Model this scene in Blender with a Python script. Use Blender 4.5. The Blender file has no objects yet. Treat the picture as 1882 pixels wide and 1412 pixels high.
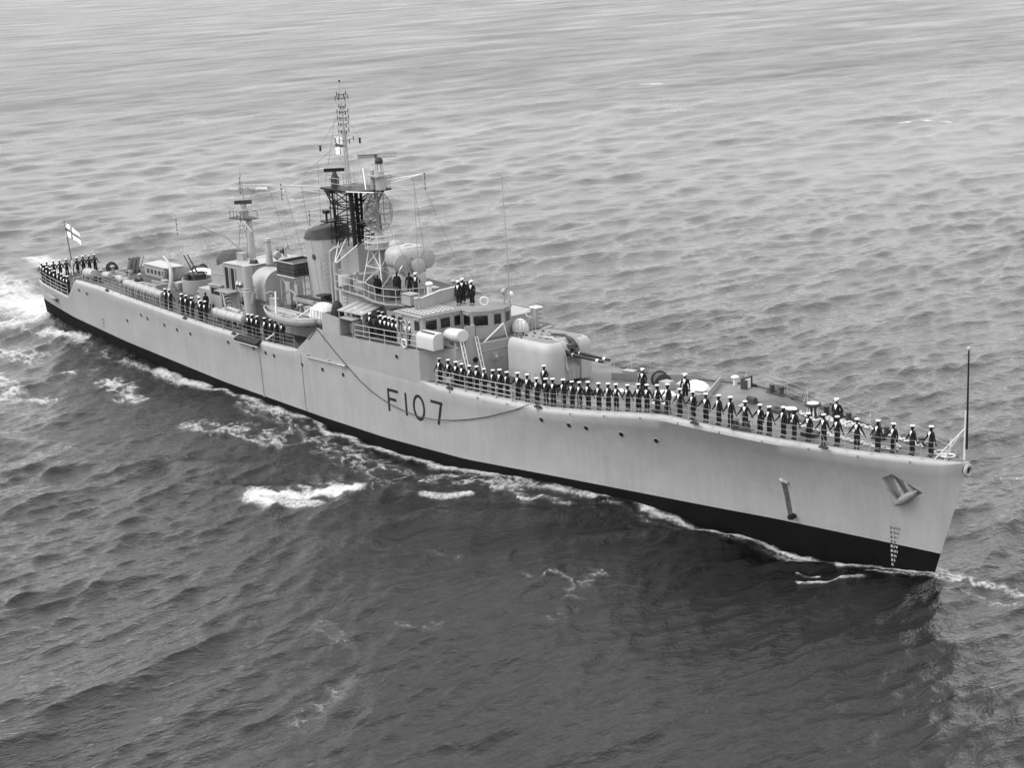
import bpy, bmesh, math, random
import numpy as np
from mathutils import Vector, Matrix
random.seed(7)
rng = np.random.RandomState(11)
R = math.radians
SC = bpy.context.scene
COL = SC.collection

# ------------------------------------------------------------------ camera
CP = Vector((110.529, -78.796, 37.838))
yaw, pitch, roll = 2.44781, 0.257854, -0.048982
f_ = Vector((math.cos(yaw)*math.cos(pitch), math.sin(yaw)*math.cos(pitch), -math.sin(pitch)))
r_ = f_.cross(Vector((0, 0, 1))).normalized()
u_ = r_.cross(f_)
r2 = r_*math.cos(roll) + u_*math.sin(roll)
u2 = -r_*math.sin(roll) + u_*math.cos(roll)
cam = bpy.data.objects.new('camera', bpy.data.cameras.new('camera'))
COL.objects.link(cam)
M = Matrix((r2, u2, -f_)).transposed().to_4x4()
M.translation = CP
cam.matrix_world = M
cam.data.sensor_width = 36.0
cam.data.lens = 36.0*3099.14/1882.0
cam.data.clip_start = 1.0
cam.data.clip_end = 60000.0
SC.camera = cam

# ------------------------------------------------------------------ light
SUN_EL, SUN_AZ = 48.0, -125.0        # direction towards the sun, azimuth from +X (bow) to port
w = bpy.data.worlds.new('World'); SC.world = w; w.use_nodes = True
nt = w.node_tree; nt.nodes.clear()
sky = nt.nodes.new('ShaderNodeTexSky'); sky.sky_type = 'NISHITA'; sky.sun_disc = False
sky.sun_elevation = R(SUN_EL); sky.sun_rotation = R(90 - SUN_AZ)
sky.air_density = 1.6; sky.dust_density = 7.0; sky.ozone_density = 1.0; sky.altitude = 0
bw = nt.nodes.new('ShaderNodeRGBToBW')
bg = nt.nodes.new('ShaderNodeBackground'); bg.inputs['Strength'].default_value = 0.15
wo = nt.nodes.new('ShaderNodeOutputWorld')
# overcast: an even grey cloud deck with soft large patches in front of most of the clear sky
def _n(t, **k):
    x = nt.nodes.new(t)
    for a_, v_ in k.items(): setattr(x, a_, v_)
    return x
lim = _n('ShaderNodeMath', operation='MINIMUM'); lim.inputs[1].default_value = 14.0
cn = _n('ShaderNodeTexNoise'); cn.inputs['Scale'].default_value = 2.2; cn.inputs['Detail'].default_value = 4
cr = _n('ShaderNodeMapRange'); cr.inputs[1].default_value = .3; cr.inputs[2].default_value = .7; cr.inputs[3].default_value = 8.0; cr.inputs[4].default_value = 10.0
cm_ = _n('ShaderNodeMix', data_type='FLOAT'); cm_.inputs[0].default_value = .8
tcw = _n('ShaderNodeTexCoord'); nt.links.new(tcw.outputs['Generated'], cn.inputs['Vector'])
nt.links.new(sky.outputs[0], bw.inputs[0]); nt.links.new(bw.outputs[0], lim.inputs[0]); nt.links.new(cn.outputs[0], cr.inputs[0])
nt.links.new(lim.outputs[0], cm_.inputs[2]); nt.links.new(cr.outputs[0], cm_.inputs[3])
nt.links.new(cm_.outputs[0], bg.inputs[0]); nt.links.new(bg.outputs[0], wo.inputs[0])
sun = bpy.data.objects.new('sun', bpy.data.lights.new('sun', 'SUN'))
COL.objects.link(sun)
sun.data.energy = 1.5; sun.data.angle = R(30); sun.data.color = (1, 1, 1)
sd = Vector((math.cos(R(SUN_EL))*math.cos(R(SUN_AZ)), math.cos(R(SUN_EL))*math.sin(R(SUN_AZ)), math.sin(R(SUN_EL))))
sun.rotation_euler = sd.to_track_quat('Z', 'Y').to_euler()
SC.view_settings.view_transform = 'Standard'; SC.view_settings.look = 'None'
SC.view_settings.exposure = 0.8; SC.view_settings.gamma = 1.0

# ------------------------------------------------------------------ materials
def mat(name, v, rough=0.6, ns=1.5, na=0.12, bump=0.0, bs=8.0, metal=0.0, streak=0.0, seams=False):
    m = bpy.data.materials.new(name); m.use_nodes = True
    n = m.node_tree; L = n.links; b = n.nodes['Principled BSDF']
    b.inputs['Roughness'].default_value = rough; b.inputs['Metallic'].default_value = metal
    tc = n.nodes.new('ShaderNodeTexCoord')
    no = n.nodes.new('ShaderNodeTexNoise'); no.inputs['Scale'].default_value = ns; no.inputs['Detail'].default_value = 6
    L.new(tc.outputs['Object'], no.inputs['Vector'])
    mr = n.nodes.new('ShaderNodeMapRange'); mr.inputs[1].default_value = 0.3; mr.inputs[2].default_value = 0.7
    mr.inputs[3].default_value = v*(1-na); mr.inputs[4].default_value = v*(1+na)
    L.new(no.outputs[0], mr.inputs[0]); last = mr.outputs[0]
    if streak:
        mp = n.nodes.new('ShaderNodeMapping'); mp.inputs['Scale'].default_value = (2.2, 2.2, 0.16)
        L.new(tc.outputs['Object'], mp.inputs[0])
        n2 = n.nodes.new('ShaderNodeTexNoise'); n2.inputs['Scale'].default_value = 1.3; n2.inputs['Detail'].default_value = 5
        L.new(mp.outputs[0], n2.inputs['Vector'])
        m2 = n.nodes.new('ShaderNodeMapRange'); m2.inputs[1].default_value = 0.35; m2.inputs[2].default_value = 0.75
        m2.inputs[3].default_value = 1.0; m2.inputs[4].default_value = 1.0-streak
        L.new(n2.outputs[0], m2.inputs[0])
        mu = n.nodes.new('ShaderNodeMath'); mu.operation = 'MULTIPLY'
        L.new(last, mu.inputs[0]); L.new(m2.outputs[0], mu.inputs[1]); last = mu.outputs[0]
    hgt = None
    if seams:
        cx = n.nodes.new('ShaderNodeSeparateXYZ'); L.new(tc.outputs['Object'], cx.inputs[0])
        cb = n.nodes.new('ShaderNodeCombineXYZ'); L.new(cx.outputs[0], cb.inputs[0]); L.new(cx.outputs[2], cb.inputs[1])
        br = n.nodes.new('ShaderNodeTexBrick'); br.inputs['Scale'].default_value = 1.0
        br.inputs['Mortar Size'].default_value = 0.012; br.inputs['Mortar Smooth'].default_value = 0.6
        br.inputs['Brick Width'].default_value = 6.2; br.inputs['Row Height'].default_value = 1.75
        L.new(cb.outputs[0], br.inputs['Vector'])
        m3 = n.nodes.new('ShaderNodeMapRange'); m3.inputs[3].default_value = 1.0; m3.inputs[4].default_value = 0.88
        L.new(br.outputs['Fac'], m3.inputs[0])
        mu = n.nodes.new('ShaderNodeMath'); mu.operation = 'MULTIPLY'
        L.new(last, mu.inputs[0]); L.new(m3.outputs[0], mu.inputs[1]); last = mu.outputs[0]
        # faint dishing of the plating between frames
        wv = n.nodes.new('ShaderNodeTexNoise'); wv.inputs['Scale'].default_value = 0.9; wv.inputs['Detail'].default_value = 2
        L.new(tc.outputs['Object'], wv.inputs['Vector']); hgt = wv.outputs[0]
        bp = n.nodes.new('ShaderNodeBump'); bp.inputs['Strength'].default_value = 0.45; bp.inputs['Distance'].default_value = 0.07
        L.new(hgt, bp.inputs['Height']); L.new(bp.outputs[0], b.inputs['Normal'])
    elif bump:
        n3 = n.nodes.new('ShaderNodeTexNoise'); n3.inputs['Scale'].default_value = bs; n3.inputs['Detail'].default_value = 4
        L.new(tc.outputs['Object'], n3.inputs['Vector'])
        bp = n.nodes.new('ShaderNodeBump'); bp.inputs['Strength'].default_value = 0.6; bp.inputs['Distance'].default_value = bump
        L.new(n3.outputs[0], bp.inputs['Height']); L.new(bp.outputs[0], b.inputs['Normal'])
    L.new(last, b.inputs['Base Color'])
    return m
M_ = dict(
    hull=mat('hull_grey_paint', .25, .5, .35, .07, streak=.11, seams=True),
    boot=mat('boot_topping_black', .004, .75, .5, .3),
    grey=mat('superstructure_grey_paint', .23, .5, .8, .06, streak=.10),
    anchorp=mat('anchor_paint', .15, .6, 4, .3, bump=.01, bs=12),
    pale=mat('pale_grey_paint', .35, .5, 1.2, .05, streak=.05),
    light=mat('light_grey_paint', .265, .5, 1.2, .06, streak=.06),
    railp=mat('rail_paint', .29, .5, 2, .08),
    white=mat('white_paint', .5, .5, 2, .05),
    deck=mat('deck_dark_grey', .038, .8, .45, .35, bump=.01, bs=6),
    deckf=mat('forecastle_deck_grey', .08, .65, .3, .6, bump=.01, bs=6),
    deckl=mat('deck_worn_grey', .14, .8, .6, .25, bump=.01, bs=6),
    dark=mat('dark_grey_paint', .04, .6, 2, .25),
    black=mat('mast_black_paint', .012, .5, 2, .2),
    glass=mat('window_glass', .01, .08, 2, .1),
    canvas=mat('canvas_dark', .055, .95, 2, .25, bump=.05, bs=3),
    canvasw=mat('canvas_white', .5, .9, 1.2, .08, bump=.05, bs=3),
    navy=mat('uniform_navy', .012, .9, 3, .3),
    skin=mat('skin', .5, .6, 3, .08),
    cap=mat('cap_white', .6, .7, 3, .03),
    shoe=mat('shoe_black', .008, .4, 3, .1),
    steel=mat('gun_steel', .018, .4, 3, .3, metal=.0),
    wood=mat('boat_paint_grey', .23, .5, 3, .12),
    rope=mat('rope', .45, .9, 9, .2),
    drope=mat('tarred_rope', .035, .9, 9, .2),
    chain=mat('anchor_chain_white', .42, .6, 6, .25),
    mesh=mat('aerial_mesh_grey', .17, .5, 3, .1),
    net=mat('stowed_net_dark', .03, .95, 6, .5, bump=.06, bs=9),
    num=mat('pennant_black_paint', .015, .5, 3, .2),
    flagw=mat('flag_white', .72, .9, 4, .05),
    flagd=mat('flag_dark', .06, .9, 4, .1),
    rust=mat('discharge_stain', .05, .8, 3, .5),
)

M_['boot'].node_tree.nodes['Principled BSDF'].inputs['Specular IOR Level'].default_value = .08
for k_ in ('black', 'dark', 'steel', 'navy', 'shoe', 'net', 'num', 'canvas'): M_[k_].node_tree.nodes['Principled BSDF'].inputs['Specular IOR Level'].default_value = .15

# ------------------------------------------------------------------ helpers
def tag(o, label=None, cat=None, group=None, kind=None):
    if label: o['label'] = label
    if cat: o['category'] = cat
    if group: o['group'] = group
    if kind: o['kind'] = kind
    return o
def empty(name, loc=(0, 0, 0), rz=0, label=None, cat=None, group=None, parent=None):
    o = bpy.data.objects.new(name, None); COL.objects.link(o); o.location = loc; o.rotation_euler.z = rz
    o.empty_display_size = .3
    if parent: o.parent = parent
    return tag(o, label, cat, group)
def basis(d):
    d = Vector(d).normalized()
    a = Vector((0, 0, 1)) if abs(d.z) < .9 else Vector((1, 0, 0))
    x = d.cross(a).normalized(); return x, d.cross(x).normalized()
class MB:
    def __init__(s): s.v = []; s.f = []; s.m = []; s.mi = 0
    def add(s, vs, fs):
        o = len(s.v); s.v += [tuple(p) for p in vs]; s.f += [tuple(i+o for i in q) for q in fs]; s.m += [s.mi]*len(fs); return s
    def box(s, x0, x1, y0, y1, z0, z1):
        return s.add([(x, y, z) for x in (x0, x1) for y in (y0, y1) for z in (z0, z1)],
                     [(0, 1, 3, 2), (4, 6, 7, 5), (0, 4, 5, 1), (2, 3, 7, 6), (0, 2, 6, 4), (1, 5, 7, 3)])
    def cyl(s, a, b, r0, r1=None, n=10, cap=True):
        r1 = r0 if r1 is None else r1; a = Vector(a); b = Vector(b); x, y = basis(b-a)
        vs = []
        for p, r in ((a, r0), (b, r1)):
            for i in range(n):
                t = 2*math.pi*i/n; vs.append(p + x*math.cos(t)*r + y*math.sin(t)*r)
        fs = [(i, (i+1) % n, n+(i+1) % n, n+i) for i in range(n)]
        if cap: fs += [tuple(range(n))[::-1], tuple(range(n, 2*n))]
        return s.add(vs, fs)
    def tube(s, pts, r, n=6):
        pts = [Vector(p) for p in pts]; vs = []; fs = []
        for k, p in enumerate(pts):
            d = (pts[min(k+1, len(pts)-1)] - pts[max(k-1, 0)]); x, y = basis(d)
            rr = r[k] if isinstance(r, (list, tuple)) else r
            for i in range(n):
                t = 2*math.pi*i/n; vs.append(p + x*math.cos(t)*rr + y*math.sin(t)*rr)
        for k in range(len(pts)-1):
            fs += [(k*n+i, k*n+(i+1) % n, (k+1)*n+(i+1) % n, (k+1)*n+i) for i in range(n)]
        fs += [tuple(range(n))[::-1], tuple(range((len(pts)-1)*n, len(pts)*n))]
        return s.add(vs, fs)
    def lathe(s, c, prof, n=16, axis='z', sx=1, sy=1):
        c = Vector(c); vs = []; fs = []
        for (r, h) in prof:
            for i in range(n):
                t = 2*math.pi*i/n; a, b = r*math.cos(t)*sx, r*math.sin(t)*sy
                p = {'z': (a, b, h), 'x': (h, a, b), 'y': (a, h, b)}[axis]; vs.append(c+Vector(p))
        m = len(prof)
        for k in range(m-1): fs += [(k*n+i, k*n+(i+1) % n, (k+1)*n+(i+1) % n, (k+1)*n+i) for i in range(n)]
        fs += [tuple(range(n))[::-1], tuple(range((m-1)*n, m*n))]
        return s.add(vs, fs)
    def prism(s, poly, z0, z1, taper=None):
        n = len(poly); top = taper or poly
        vs = [(x, y, z0) for x, y in poly] + [(x, y, z1) for x, y in top]
        fs = [(i, (i+1) % n, n+(i+1) % n, n+i) for i in range(n)] + [tuple(range(n))[::-1], tuple(range(n, 2*n))]
        return s.add(vs, fs)
    def prismd(s, pts, d):
        n = len(pts); d = Vector(d); vs = [Vector(p) for p in pts] + [Vector(p)+d for p in pts]
        fs = [(i, (i+1) % n, n+(i+1) % n, n+i) for i in range(n)] + [tuple(range(n))[::-1], tuple(range(n, 2*n))]
        return s.add(vs, fs)
    def ell(s, c, rx, ry, rz, n=14, m=8, z0=-1.0):
        c = Vector(c); pr = []
        a0 = math.asin(max(-1, z0))
        for k in range(m+1):
            a = a0 + (math.pi/2-a0)*k/m; pr.append((max(math.cos(a), .001), math.sin(a)*rz))
        return s.lathe(c, pr, n, 'z', rx, ry)
    def torus(s, c, R0, r, axis='y', n=18, m=6):
        c = Vector(c); pts = []; vs = []; fs = []
        for i in range(n):
            t = 2*math.pi*i/n
            for j in range(m):
                q = 2*math.pi*j/m; rr = R0 + r*math.cos(q); h = r*math.sin(q)
                a, b = rr*math.cos(t), rr*math.sin(t)
                vs.append(c+Vector({'y': (a, h, b), 'z': (a, b, h), 'x': (h, a, b)}[axis]))
        for i in range(n):
            for j in range(m): fs.append((i*m+j, ((i+1) % n)*m+j, ((i+1) % n)*m+(j+1) % m, i*m+(j+1) % m))
        return s.add(vs, fs)
    def mesh(s, name, mats, smooth=False, bevel=0):
        me = bpy.data.meshes.new(name); me.from_pydata(s.v, [], s.f)
        for m in (mats if isinstance(mats, (list, tuple)) else [mats]): me.materials.append(m)
        bm = bmesh.new(); bm.from_mesh(me)
        for fc, mi in zip(bm.faces, s.m): fc.material_index = mi
        bmesh.ops.recalc_face_normals(bm, faces=bm.faces)
        if bevel:
            bmesh.ops.bevel(bm, geom=[e for e in bm.edges if len(e.link_faces) == 2 and e.calc_face_angle(0) > .6], offset=bevel, segments=2, affect='EDGES', clamp_overlap=True)
        bm.to_mesh(me); bm.free()
        if smooth:
            me.polygons.foreach_set('use_smooth', [True]*len(me.polygons))
            try: me.set_sharp_from_angle(angle=R(38))
            except Exception: pass
        return me
    def build(s, name, mats, parent=None, smooth=False, bevel=0, label=None):
        o = bpy.data.objects.new(name, s.mesh(name, mats, smooth, bevel)); COL.objects.link(o)
        if parent: o.parent = parent
        if label: o['label'] = label
        return o
def inst(name, me, parent, loc=(0, 0, 0), rz=0):
    o = bpy.data.objects.new(name, me); COL.objects.link(o); o.parent = parent; o.location = loc; o.rotation_euler.z = rz; return o
def copy_tree(o, parent=None):
    c = o.copy(); COL.objects.link(c)
    if parent: c.parent = parent
    for ch in list(o.children): copy_tree(ch, c)
    return c
ORD = ['', 'first', 'second', 'third', 'fourth', 'fifth', 'sixth', 'seventh', 'eighth', 'ninth', 'tenth', 'eleventh', 'twelfth', 'thirteenth',
       'fourteenth', 'fifteenth', 'sixteenth', 'seventeenth', 'eighteenth', 'nineteenth', 'twentieth']
def ordn(k):
    if k <= 20: return ORD[k]
    t, u = divmod(k, 10)
    T = {2: 'twent', 3: 'thirt', 4: 'fort', 5: 'fift'}[t]
    return T+'ieth' if u == 0 else T+'y-'+ORD[u]

# ------------------------------------------------------------------ hull form
DX = [-57.4, -57, -55, -50, -46, -36, -21, -6, 9, 18, 24, 30, 34, 38, 44, 48, 51, 54, 55.6, 56.4]
DY = [3.6, 4.0, 4.5, 5.0, 5.3, 5.8, 6.1, 6.2, 6.2, 6.0, 5.7, 5.3, 4.9, 4.5, 3.5, 2.6, 1.8, .9, .42, 0]
ZX = [-57.4, -48, -45.5, -40, -26, -18, -10, -4, 13, 26, 30, 34, 36.5, 40, 44, 50, 56.4]
ZZ = [5.3, 4.8, 6.85, 6.9, 6.4, 6.15, 6.05, 6.2, 6.3, 6.55, 7.0, 7.5, 7.75, 7.62, 7.5, 7.45, 7.6]
WX = [-57.4, -47, -35, -15, 8, 17, 27, 36, 44, 50, 56.4]
WY = [3.4, 4.9, 5.65, 6.05, 6.15, 5.85, 4.8, 3.25, 1.9, 1.0, 0]
BX = [-57.4, -52, -46, -35, -17, -1, 7, 17, 27, 44, 56.4]
BZ = [3.3, 2.95, 2.6, 2.1, 1.3, .95, .9, 1.05, 1.45, 1.62, 1.55]
RX = [-46, -45, -5, -3.6, 12.5, 14.5, 56]
RR = [.15, .36, .36, .02, .02, .46, .46]
hbd = lambda x: float(np.interp(x, DX, DY))
zdk = lambda x: float(np.interp(x, ZX, ZZ))
def stem(z): return 54.1 + 2.3*max(z, -3)/7.6
def sm(t): t = min(1, max(0, t)); return t*t*(3-2*t)
def side_y(xs, z):
    hw = float(np.interp(xs, WX, WY)); hd = hbd(xs); zd = zdk(xs); p = 1 + 1.5*sm((xs-17)/16)
    if z >= 1:
        t = min(1, (z-1)/(zd-1)); return hw + (hd-hw)*t**p
    D = float(np.interp(xs, [-57.4, -45, -25, 20, 56], [3.2, 4.5, 6, 6, 6.2])); e = float(np.interp(xs, [-57, 20, 40, 56], [2, 2.5, 1.4, 1.1]))
    return hw*max(0.0, 1-((1-z)/D)**e)
def wx_of(xs, z): return xs - (56.4-stem(z))*sm((xs-36)/20.4)
def hull_y(x, z):                        # half-breadth at a world x, height z
    xs = x
    for _ in range(6): xs = xs + (x - wx_of(xs, z))
    zd = zdk(xs); r = rad(xs); t = min(1, max(0, (z-1.2)/max(zd-r-1.2, .5)))
    return side_y(xs, z) + bulge(xs)*t**4
def rad(xs): return min(float(np.interp(xs, RX, RR)), hbd(xs)*.6+.001)
def bulge(xs): return .12*min(1, max(0, rad(xs)-.03)/.3)

ship = empty('frigate', (0, 0, 0), 0, 'long light grey warship with F107 on its side and crew lining the rails', 'warship')

xs_l = sorted(set(list(np.arange(-57.4, 56.41, 1.0).round(3)) + [-57.2, -57, -56.7, -48, -45.5, -4, -3.6, 12.5, 13, 14.5, 36.5, 55.0, 55.7, 56.1, 56.4]))
def ring(xs):
    hw0 = hbd(xs); zd = zdk(xs); r = float(np.interp(xs, RX, RR)); r = min(r, hw0*.6+.001)
    zb = float(np.interp(xs, BX, BZ)); rows = []
    for z in (-3.5, -2.2, -1.2, -.4, .3): rows.append((side_y(xs, z), z))
    rows.append((side_y(xs, zb), zb))
    nb = len(rows)-1
    zt = zd - r
    for k in range(1, 9):
        z = zb + (zt-zb)*k/8; rows.append((side_y(xs, z)+bulge(xs)*(k/8)**4, z))
    yt = rows[-1][0]
    for k in range(1, 5):
        a = k/4*math.pi/2; rows.append((yt - r*1.15*(1-math.cos(a)), zt + r*math.sin(a)))
    return rows, nb
hv = []; hf = []; hm = []
rings = [ring(x) for x in xs_l]; NR = len(rings[0][0])
for xs, (rows, nb) in zip(xs_l, rings):
    for (y, z) in rows: hv.append((wx_of(xs, z), -y, z))
    for (y, z) in rows[::-1]: hv.append((wx_of(xs, z), y, z))
W2 = 2*NR; nb = rings[0][1]
for i in range(len(xs_l)-1):
    for j in range(W2):
        k = (j+1) % W2
        hf.append((i*W2+j, (i+1)*W2+j, (i+1)*W2+k, i*W2+k))
        hm.append(1 if (j < nb or j >= W2-1-nb) else 0)
hf.append(tuple(range(W2))); hm.append(0)
hme = bpy.data.meshes.new('hull'); hme.from_pydata(hv, [], hf)
hme.materials.append(M_['hull']); hme.materials.append(M_['boot'])
hme.polygons.foreach_set('material_index', hm)
bm = bmesh.new(); bm.from_mesh(hme)
bmesh.ops.remove_doubles(bm, verts=bm.verts, dist=.0005)
bmesh.ops.dissolve_degenerate(bm, dist=.0005, edges=bm.edges)
bmesh.ops.recalc_face_normals(bm, faces=bm.faces)
bm.to_mesh(hme); bm.free()
hull = bpy.data.objects.new('hull', hme); COL.objects.link(hull); hull.parent = ship
# anchor recess cut into the bow
kite = [(51.15, 5.82), (51.85, 6.2), (53.6, 5.25), (51.95, 4.15)]
for s in (-1, 1):
    pts = [Vector((x, s*(hull_y(x, z)-.42), z)) for x, z in kite]
    cu = MB().prismd(pts, (0, s*1.2, 0)).build('cutter', M_['grey'])
    md = hull.modifiers.new('cut', 'BOOLEAN'); md.object = cu; md.operation = 'DIFFERENCE'; md.solver = 'EXACT'
    dg = bpy.context.evaluated_depsgraph_get(); me = bpy.data.meshes.new_from_object(hull.evaluated_get(dg))
    hull.modifiers.clear(); bpy.data.objects.remove(cu)
    if len(me.polygons) > 1000: hull.data = me
hull.data.polygons.foreach_set('use_smooth', [True]*len(hull.data.polygons))
hull.data.set_sharp_from_angle(angle=R(40)); hull.data.name = 'hull'

# ---- decks
def deck_sheet(name, x0, x1, z=None, lift=.0, m='deck', inset=.0, parent=ship, camber=.1):
    xs = [x0]+[x for x in xs_l if x0+.05 < x < x1-.05]+[x1]; v = []; f = []; N = 9
    for x in xs:
        r = min(float(np.interp(x, RX, RR)), hbd(x)*.5)
        h = max(hbd(x)-r*1.15-inset+bulge(x)+.03, .01); zz = (zdk(x) if z is None else z)
        for j in range(N):
            t = -1+2*j/(N-1); v.append((x, t*h, zz+.004+lift+camber*(1-t*t)))
    for i in range(len(xs)-1):
        for j in range(N-1): f.append((i*N+j, (i+1)*N+j, (i+1)*N+j+1, i*N+j+1))
    b = MB(); b.add(v, f); return b.build(name, M_[m], parent, smooth=True)
deck_sheet('upper_deck', -46.3, 0.5)
deck_sheet('forecastle_deck', 13.0, 56.1, m='deckf')
deck_sheet('quarterdeck', -57.3, -46.3, camber=.03, lift=.004)
MB().box(-46.36, -46.2, -5.15, 5.15, 4.7, 6.93).build('quarterdeck_bulkhead', M_['grey'], ship)
# white deck line and hatches painted on the forecastle
b = MB()
def strip(b, pts, wdt, lift=.012):
    for (a, c) in zip(pts[:-1], pts[1:]):
        a = Vector(a); c = Vector(c); d = (c-a).normalized(); n = Vector((-d.y, d.x, 0))*wdt/2
        b.add([a-n, c-n, c+n, a+n], [(0, 1, 2, 3)])
def dz(x, y): 
    t = y/max(hbd(x), .1); return zdk(x)+.004+.1*(1-t*t)
strip(b, [(x, -4.0, dz(x, -4.0)+.008) for x in np.arange(16.2, 31, 1.0)], .09)
b.build('painted_deck_line', M_['white'], ship); b = MB()
strip(b, [(x, 1.2+(x-31)*-.1, dz(x, 1.2)+.008) for x in np.arange(27, 37, 1.0)], .09)
b.build('painted_deck_line', M_['white'], ship)

# ---- rigid guard rail builder
RAIL_ST = {}
def rail(pts, h=1.05, sp=1.55, wires=(1, .66, .33), stay=True, r=.022, mname='railp', closed=False, label=None):
    g = empty('guard_rail', (0, 0, 0), parent=ship); 
    if label: g['label'] = label
    pts = [Vector(p) for p in pts]
    if closed: pts.append(pts[0])
    key = (round(h, 2), r, mname)
    if key not in RAIL_ST:
        a = MB(); a.cyl((0, 0, -.05), (0, 0, h), r, r*.8, 6); a.cyl((0, 0, -.03), (0, 0, .05), r*2.4, r*2, 6); RAIL_ST[key] = a.mesh('stanchion', M_[mname])
        a2 = MB(); a2.cyl((0, 0, -.05), (0, 0, h), r, r*.8, 6); a2.tube([(0, 0, h*.85), (.16, .32, 0)], r*.75, 5); a2.tube([(0, 0, h*.85), (-.22, .3, 0)], r*.75, 5); RAIL_ST[key+('s',)] = a2.mesh('stanchion_stayed', M_[mname])
    L = [0]
    for a, c in zip(pts[:-1], pts[1:]): L.append(L[-1]+(c-a).length)
    n = max(1, round(L[-1]/sp)); out = []
    for k in range(n+1):
        d = L[-1]*k/n
        i = max(j for j in range(len(L)-1) if L[j] <= d+1e-6); t = (d-L[i])/max(L[i+1]-L[i], 1e-6)
        p = pts[i].lerp(pts[i+1], min(t, 1)); out.append(p)
        inst('stanchion', RAIL_ST[key+(('s',) if stay and k % 3 == 1 else ())], g, p, 0 if p.y < 0 else math.pi)
    for wz in wires:
        q = []
        for a, c in zip(out[:-1], out[1:]):
            q += [a+Vector((0, 0, h*wz)), (a+c)/2+Vector((0, 0, h*wz-(.025 if stay else 0)))]
        q.append(out[-1]+Vector((0, 0, h*wz)))
        MB().tube(q, r*.42 if stay else r*.8, 5).build('rail_wire', M_[mname], g)
    return g
def edge_pts(x0, x1, s, inset=.12, step=1.0, dz_=0):
    n = max(2, int(abs(x1-x0)/step)); return [(x, s*(hbd(x)-inset), zdk(x)+dz_) for x in np.linspace(x0, x1, n+1)]
rail(edge_pts(14.2, 22.5, -1), 1.05, 1.7, wires=(1, .62, .3), stay=False, r=.035, label='solid railed section of starboard forecastle rail beside the bridge')
rail(edge_pts(22.8, 55.2, -1), 1.0, 1.55, label='starboard forecastle wire guard rail')
rail(edge_pts(21, 55.2, 1), 1.0, 2.0, label='port forecastle wire guard rail')
rail(edge_pts(-45, -4.6, -1), 1.0, 1.6, label='starboard upper deck wire guard rail')
rail(edge_pts(-45, -1, 1), 1.0, 2.1, label='port upper deck wire guard rail')
rail([(-48.3, -4.98, 4.85)]+[(x, -(hbd(x)-.12), zdk(x)) for x in (-50, -52, -54, -56, -57)]+[(-57.25, -3, 5.35), (-57.3, 0, 5.4), (-57.25, 3, 5.35)], 1.05, 1.5, wires=(1, .62, .3), stay=False, r=.035, label='quarterdeck guard rail round the stern')

# ---- portholes, pennant number, draught marks and other fittings of the ship's side
pm = MB(); pm.cyl((0, -.03, 0), (0, .1, 0), .17, .17, 16); PORT = pm.mesh('porthole_disc', M_['glass'])
pr = MB(); pr.torus((0, -.0, 0), .2, .028, 'y', 16, 5); PRIM = pr.mesh('porthole_rim', M_['hull'])
PH = [(-44.8, 5.9), (-43.0, 5.8), (-34.3, 4.3), (-31.1, 5.3), (-29.9, 5.15), (-26.6, 5.0), (-24.2, 4.9), (-21.7, 4.9), (-15.0, 5.15), (-10.8, 5.25), (-8.9, 5.15),
      (-7.6, 5.1), (-3.5, 5.0), (-.5, 5.05), (2.4, 5.1), (25.4, 5.55), (27.9, 5.55), (29.4, 5.6), (32.3, 5.6), (35.1, 5.6)]
for x, z in PH:
    for sg in (-1, 1):
        e = .15; y = hull_y(x, z)
        tx = Vector((2*e, sg*(hull_y(x+e, z)-hull_y(x-e, z)), 0)); tz = Vector((0, sg*(hull_y(x, z+e)-hull_y(x, z-e)), 2*e))
        nn = tx.cross(tz).normalized(); nn = nn if nn.y*sg > 0 else -nn
        q = Vector((0, -1, 0)).rotation_difference(nn)
        for nm_, me_ in (('porthole', PORT), ('porthole_rim', PRIM)):
            o = inst(nm_, me_, hull, (x, sg*y, z)); o.rotation_mode = 'QUATERNION'; o.rotation_quaternion = q
o = inst('porthole', PORT, hull, (9.8, -6.2, 7.75)); inst('porthole_rim', PRIM, hull, (9.8, -6.2, 7.75))
def side_strip(pts, wd, off=.012, closed=False, s=-1):
    """stroke laid on the ship's side: pts are (x, z)"""
    b = MB(); P = [Vector((p[0], p[1])) for p in pts]
    if closed: P.append(P[0])
    for a, c in zip(P[:-1], P[1:]):
        d = (c-a).normalized(); n = Vector((-d.y, d.x))*wd/2; e = d*wd*.0
        q = [a-n-e, c-n+e, c+n+e, a+n-e]
        b.add([(p.x, s*(hull_y(p.x, p.y)+off), p.y) for p in q], [(0, 1, 2, 3)])
    return b
def glyph(ch, x0, z0, wd, h, st):
    if ch == 'F': segs = [[(0, 0), (0, 1)], [(-.0, 1), (1, 1)], [(0, .55), (.78, .55)]]
    elif ch == '1': segs = [[(0, 0), (0, 1)]]
    elif ch == '0': segs = [[(.5+.5*math.cos(t), .5+.5*math.sin(t)*1.0) for t in [2*math.pi*i/28 for i in range(29)]]]
    elif ch == '7': segs = [[(0, 1), (1, 1)], [(1, 1), (.55, 0)]]
    b = MB()
    for i, sg in enumerate(segs):
        pp = [(x0+x*wd, z0+z*h) for x, z in sg]
        if ch == 'F' and i > 0: pp[0] = (pp[0][0]-st/2*0, pp[0][1]-(st/2 if i == 1 else 0)); pp[1] = (pp[1][0], pp[1][1]-(st/2 if i == 1 else 0))
        if ch == '7' and i == 0: pp = [(p[0], p[1]-st/2) for p in pp]; pp[1] = (pp[1][0]+st/2, pp[1][1])
        t = side_strip(pp, st, .012+.003*i); b.add(t.v, t.f)
    return b
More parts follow.
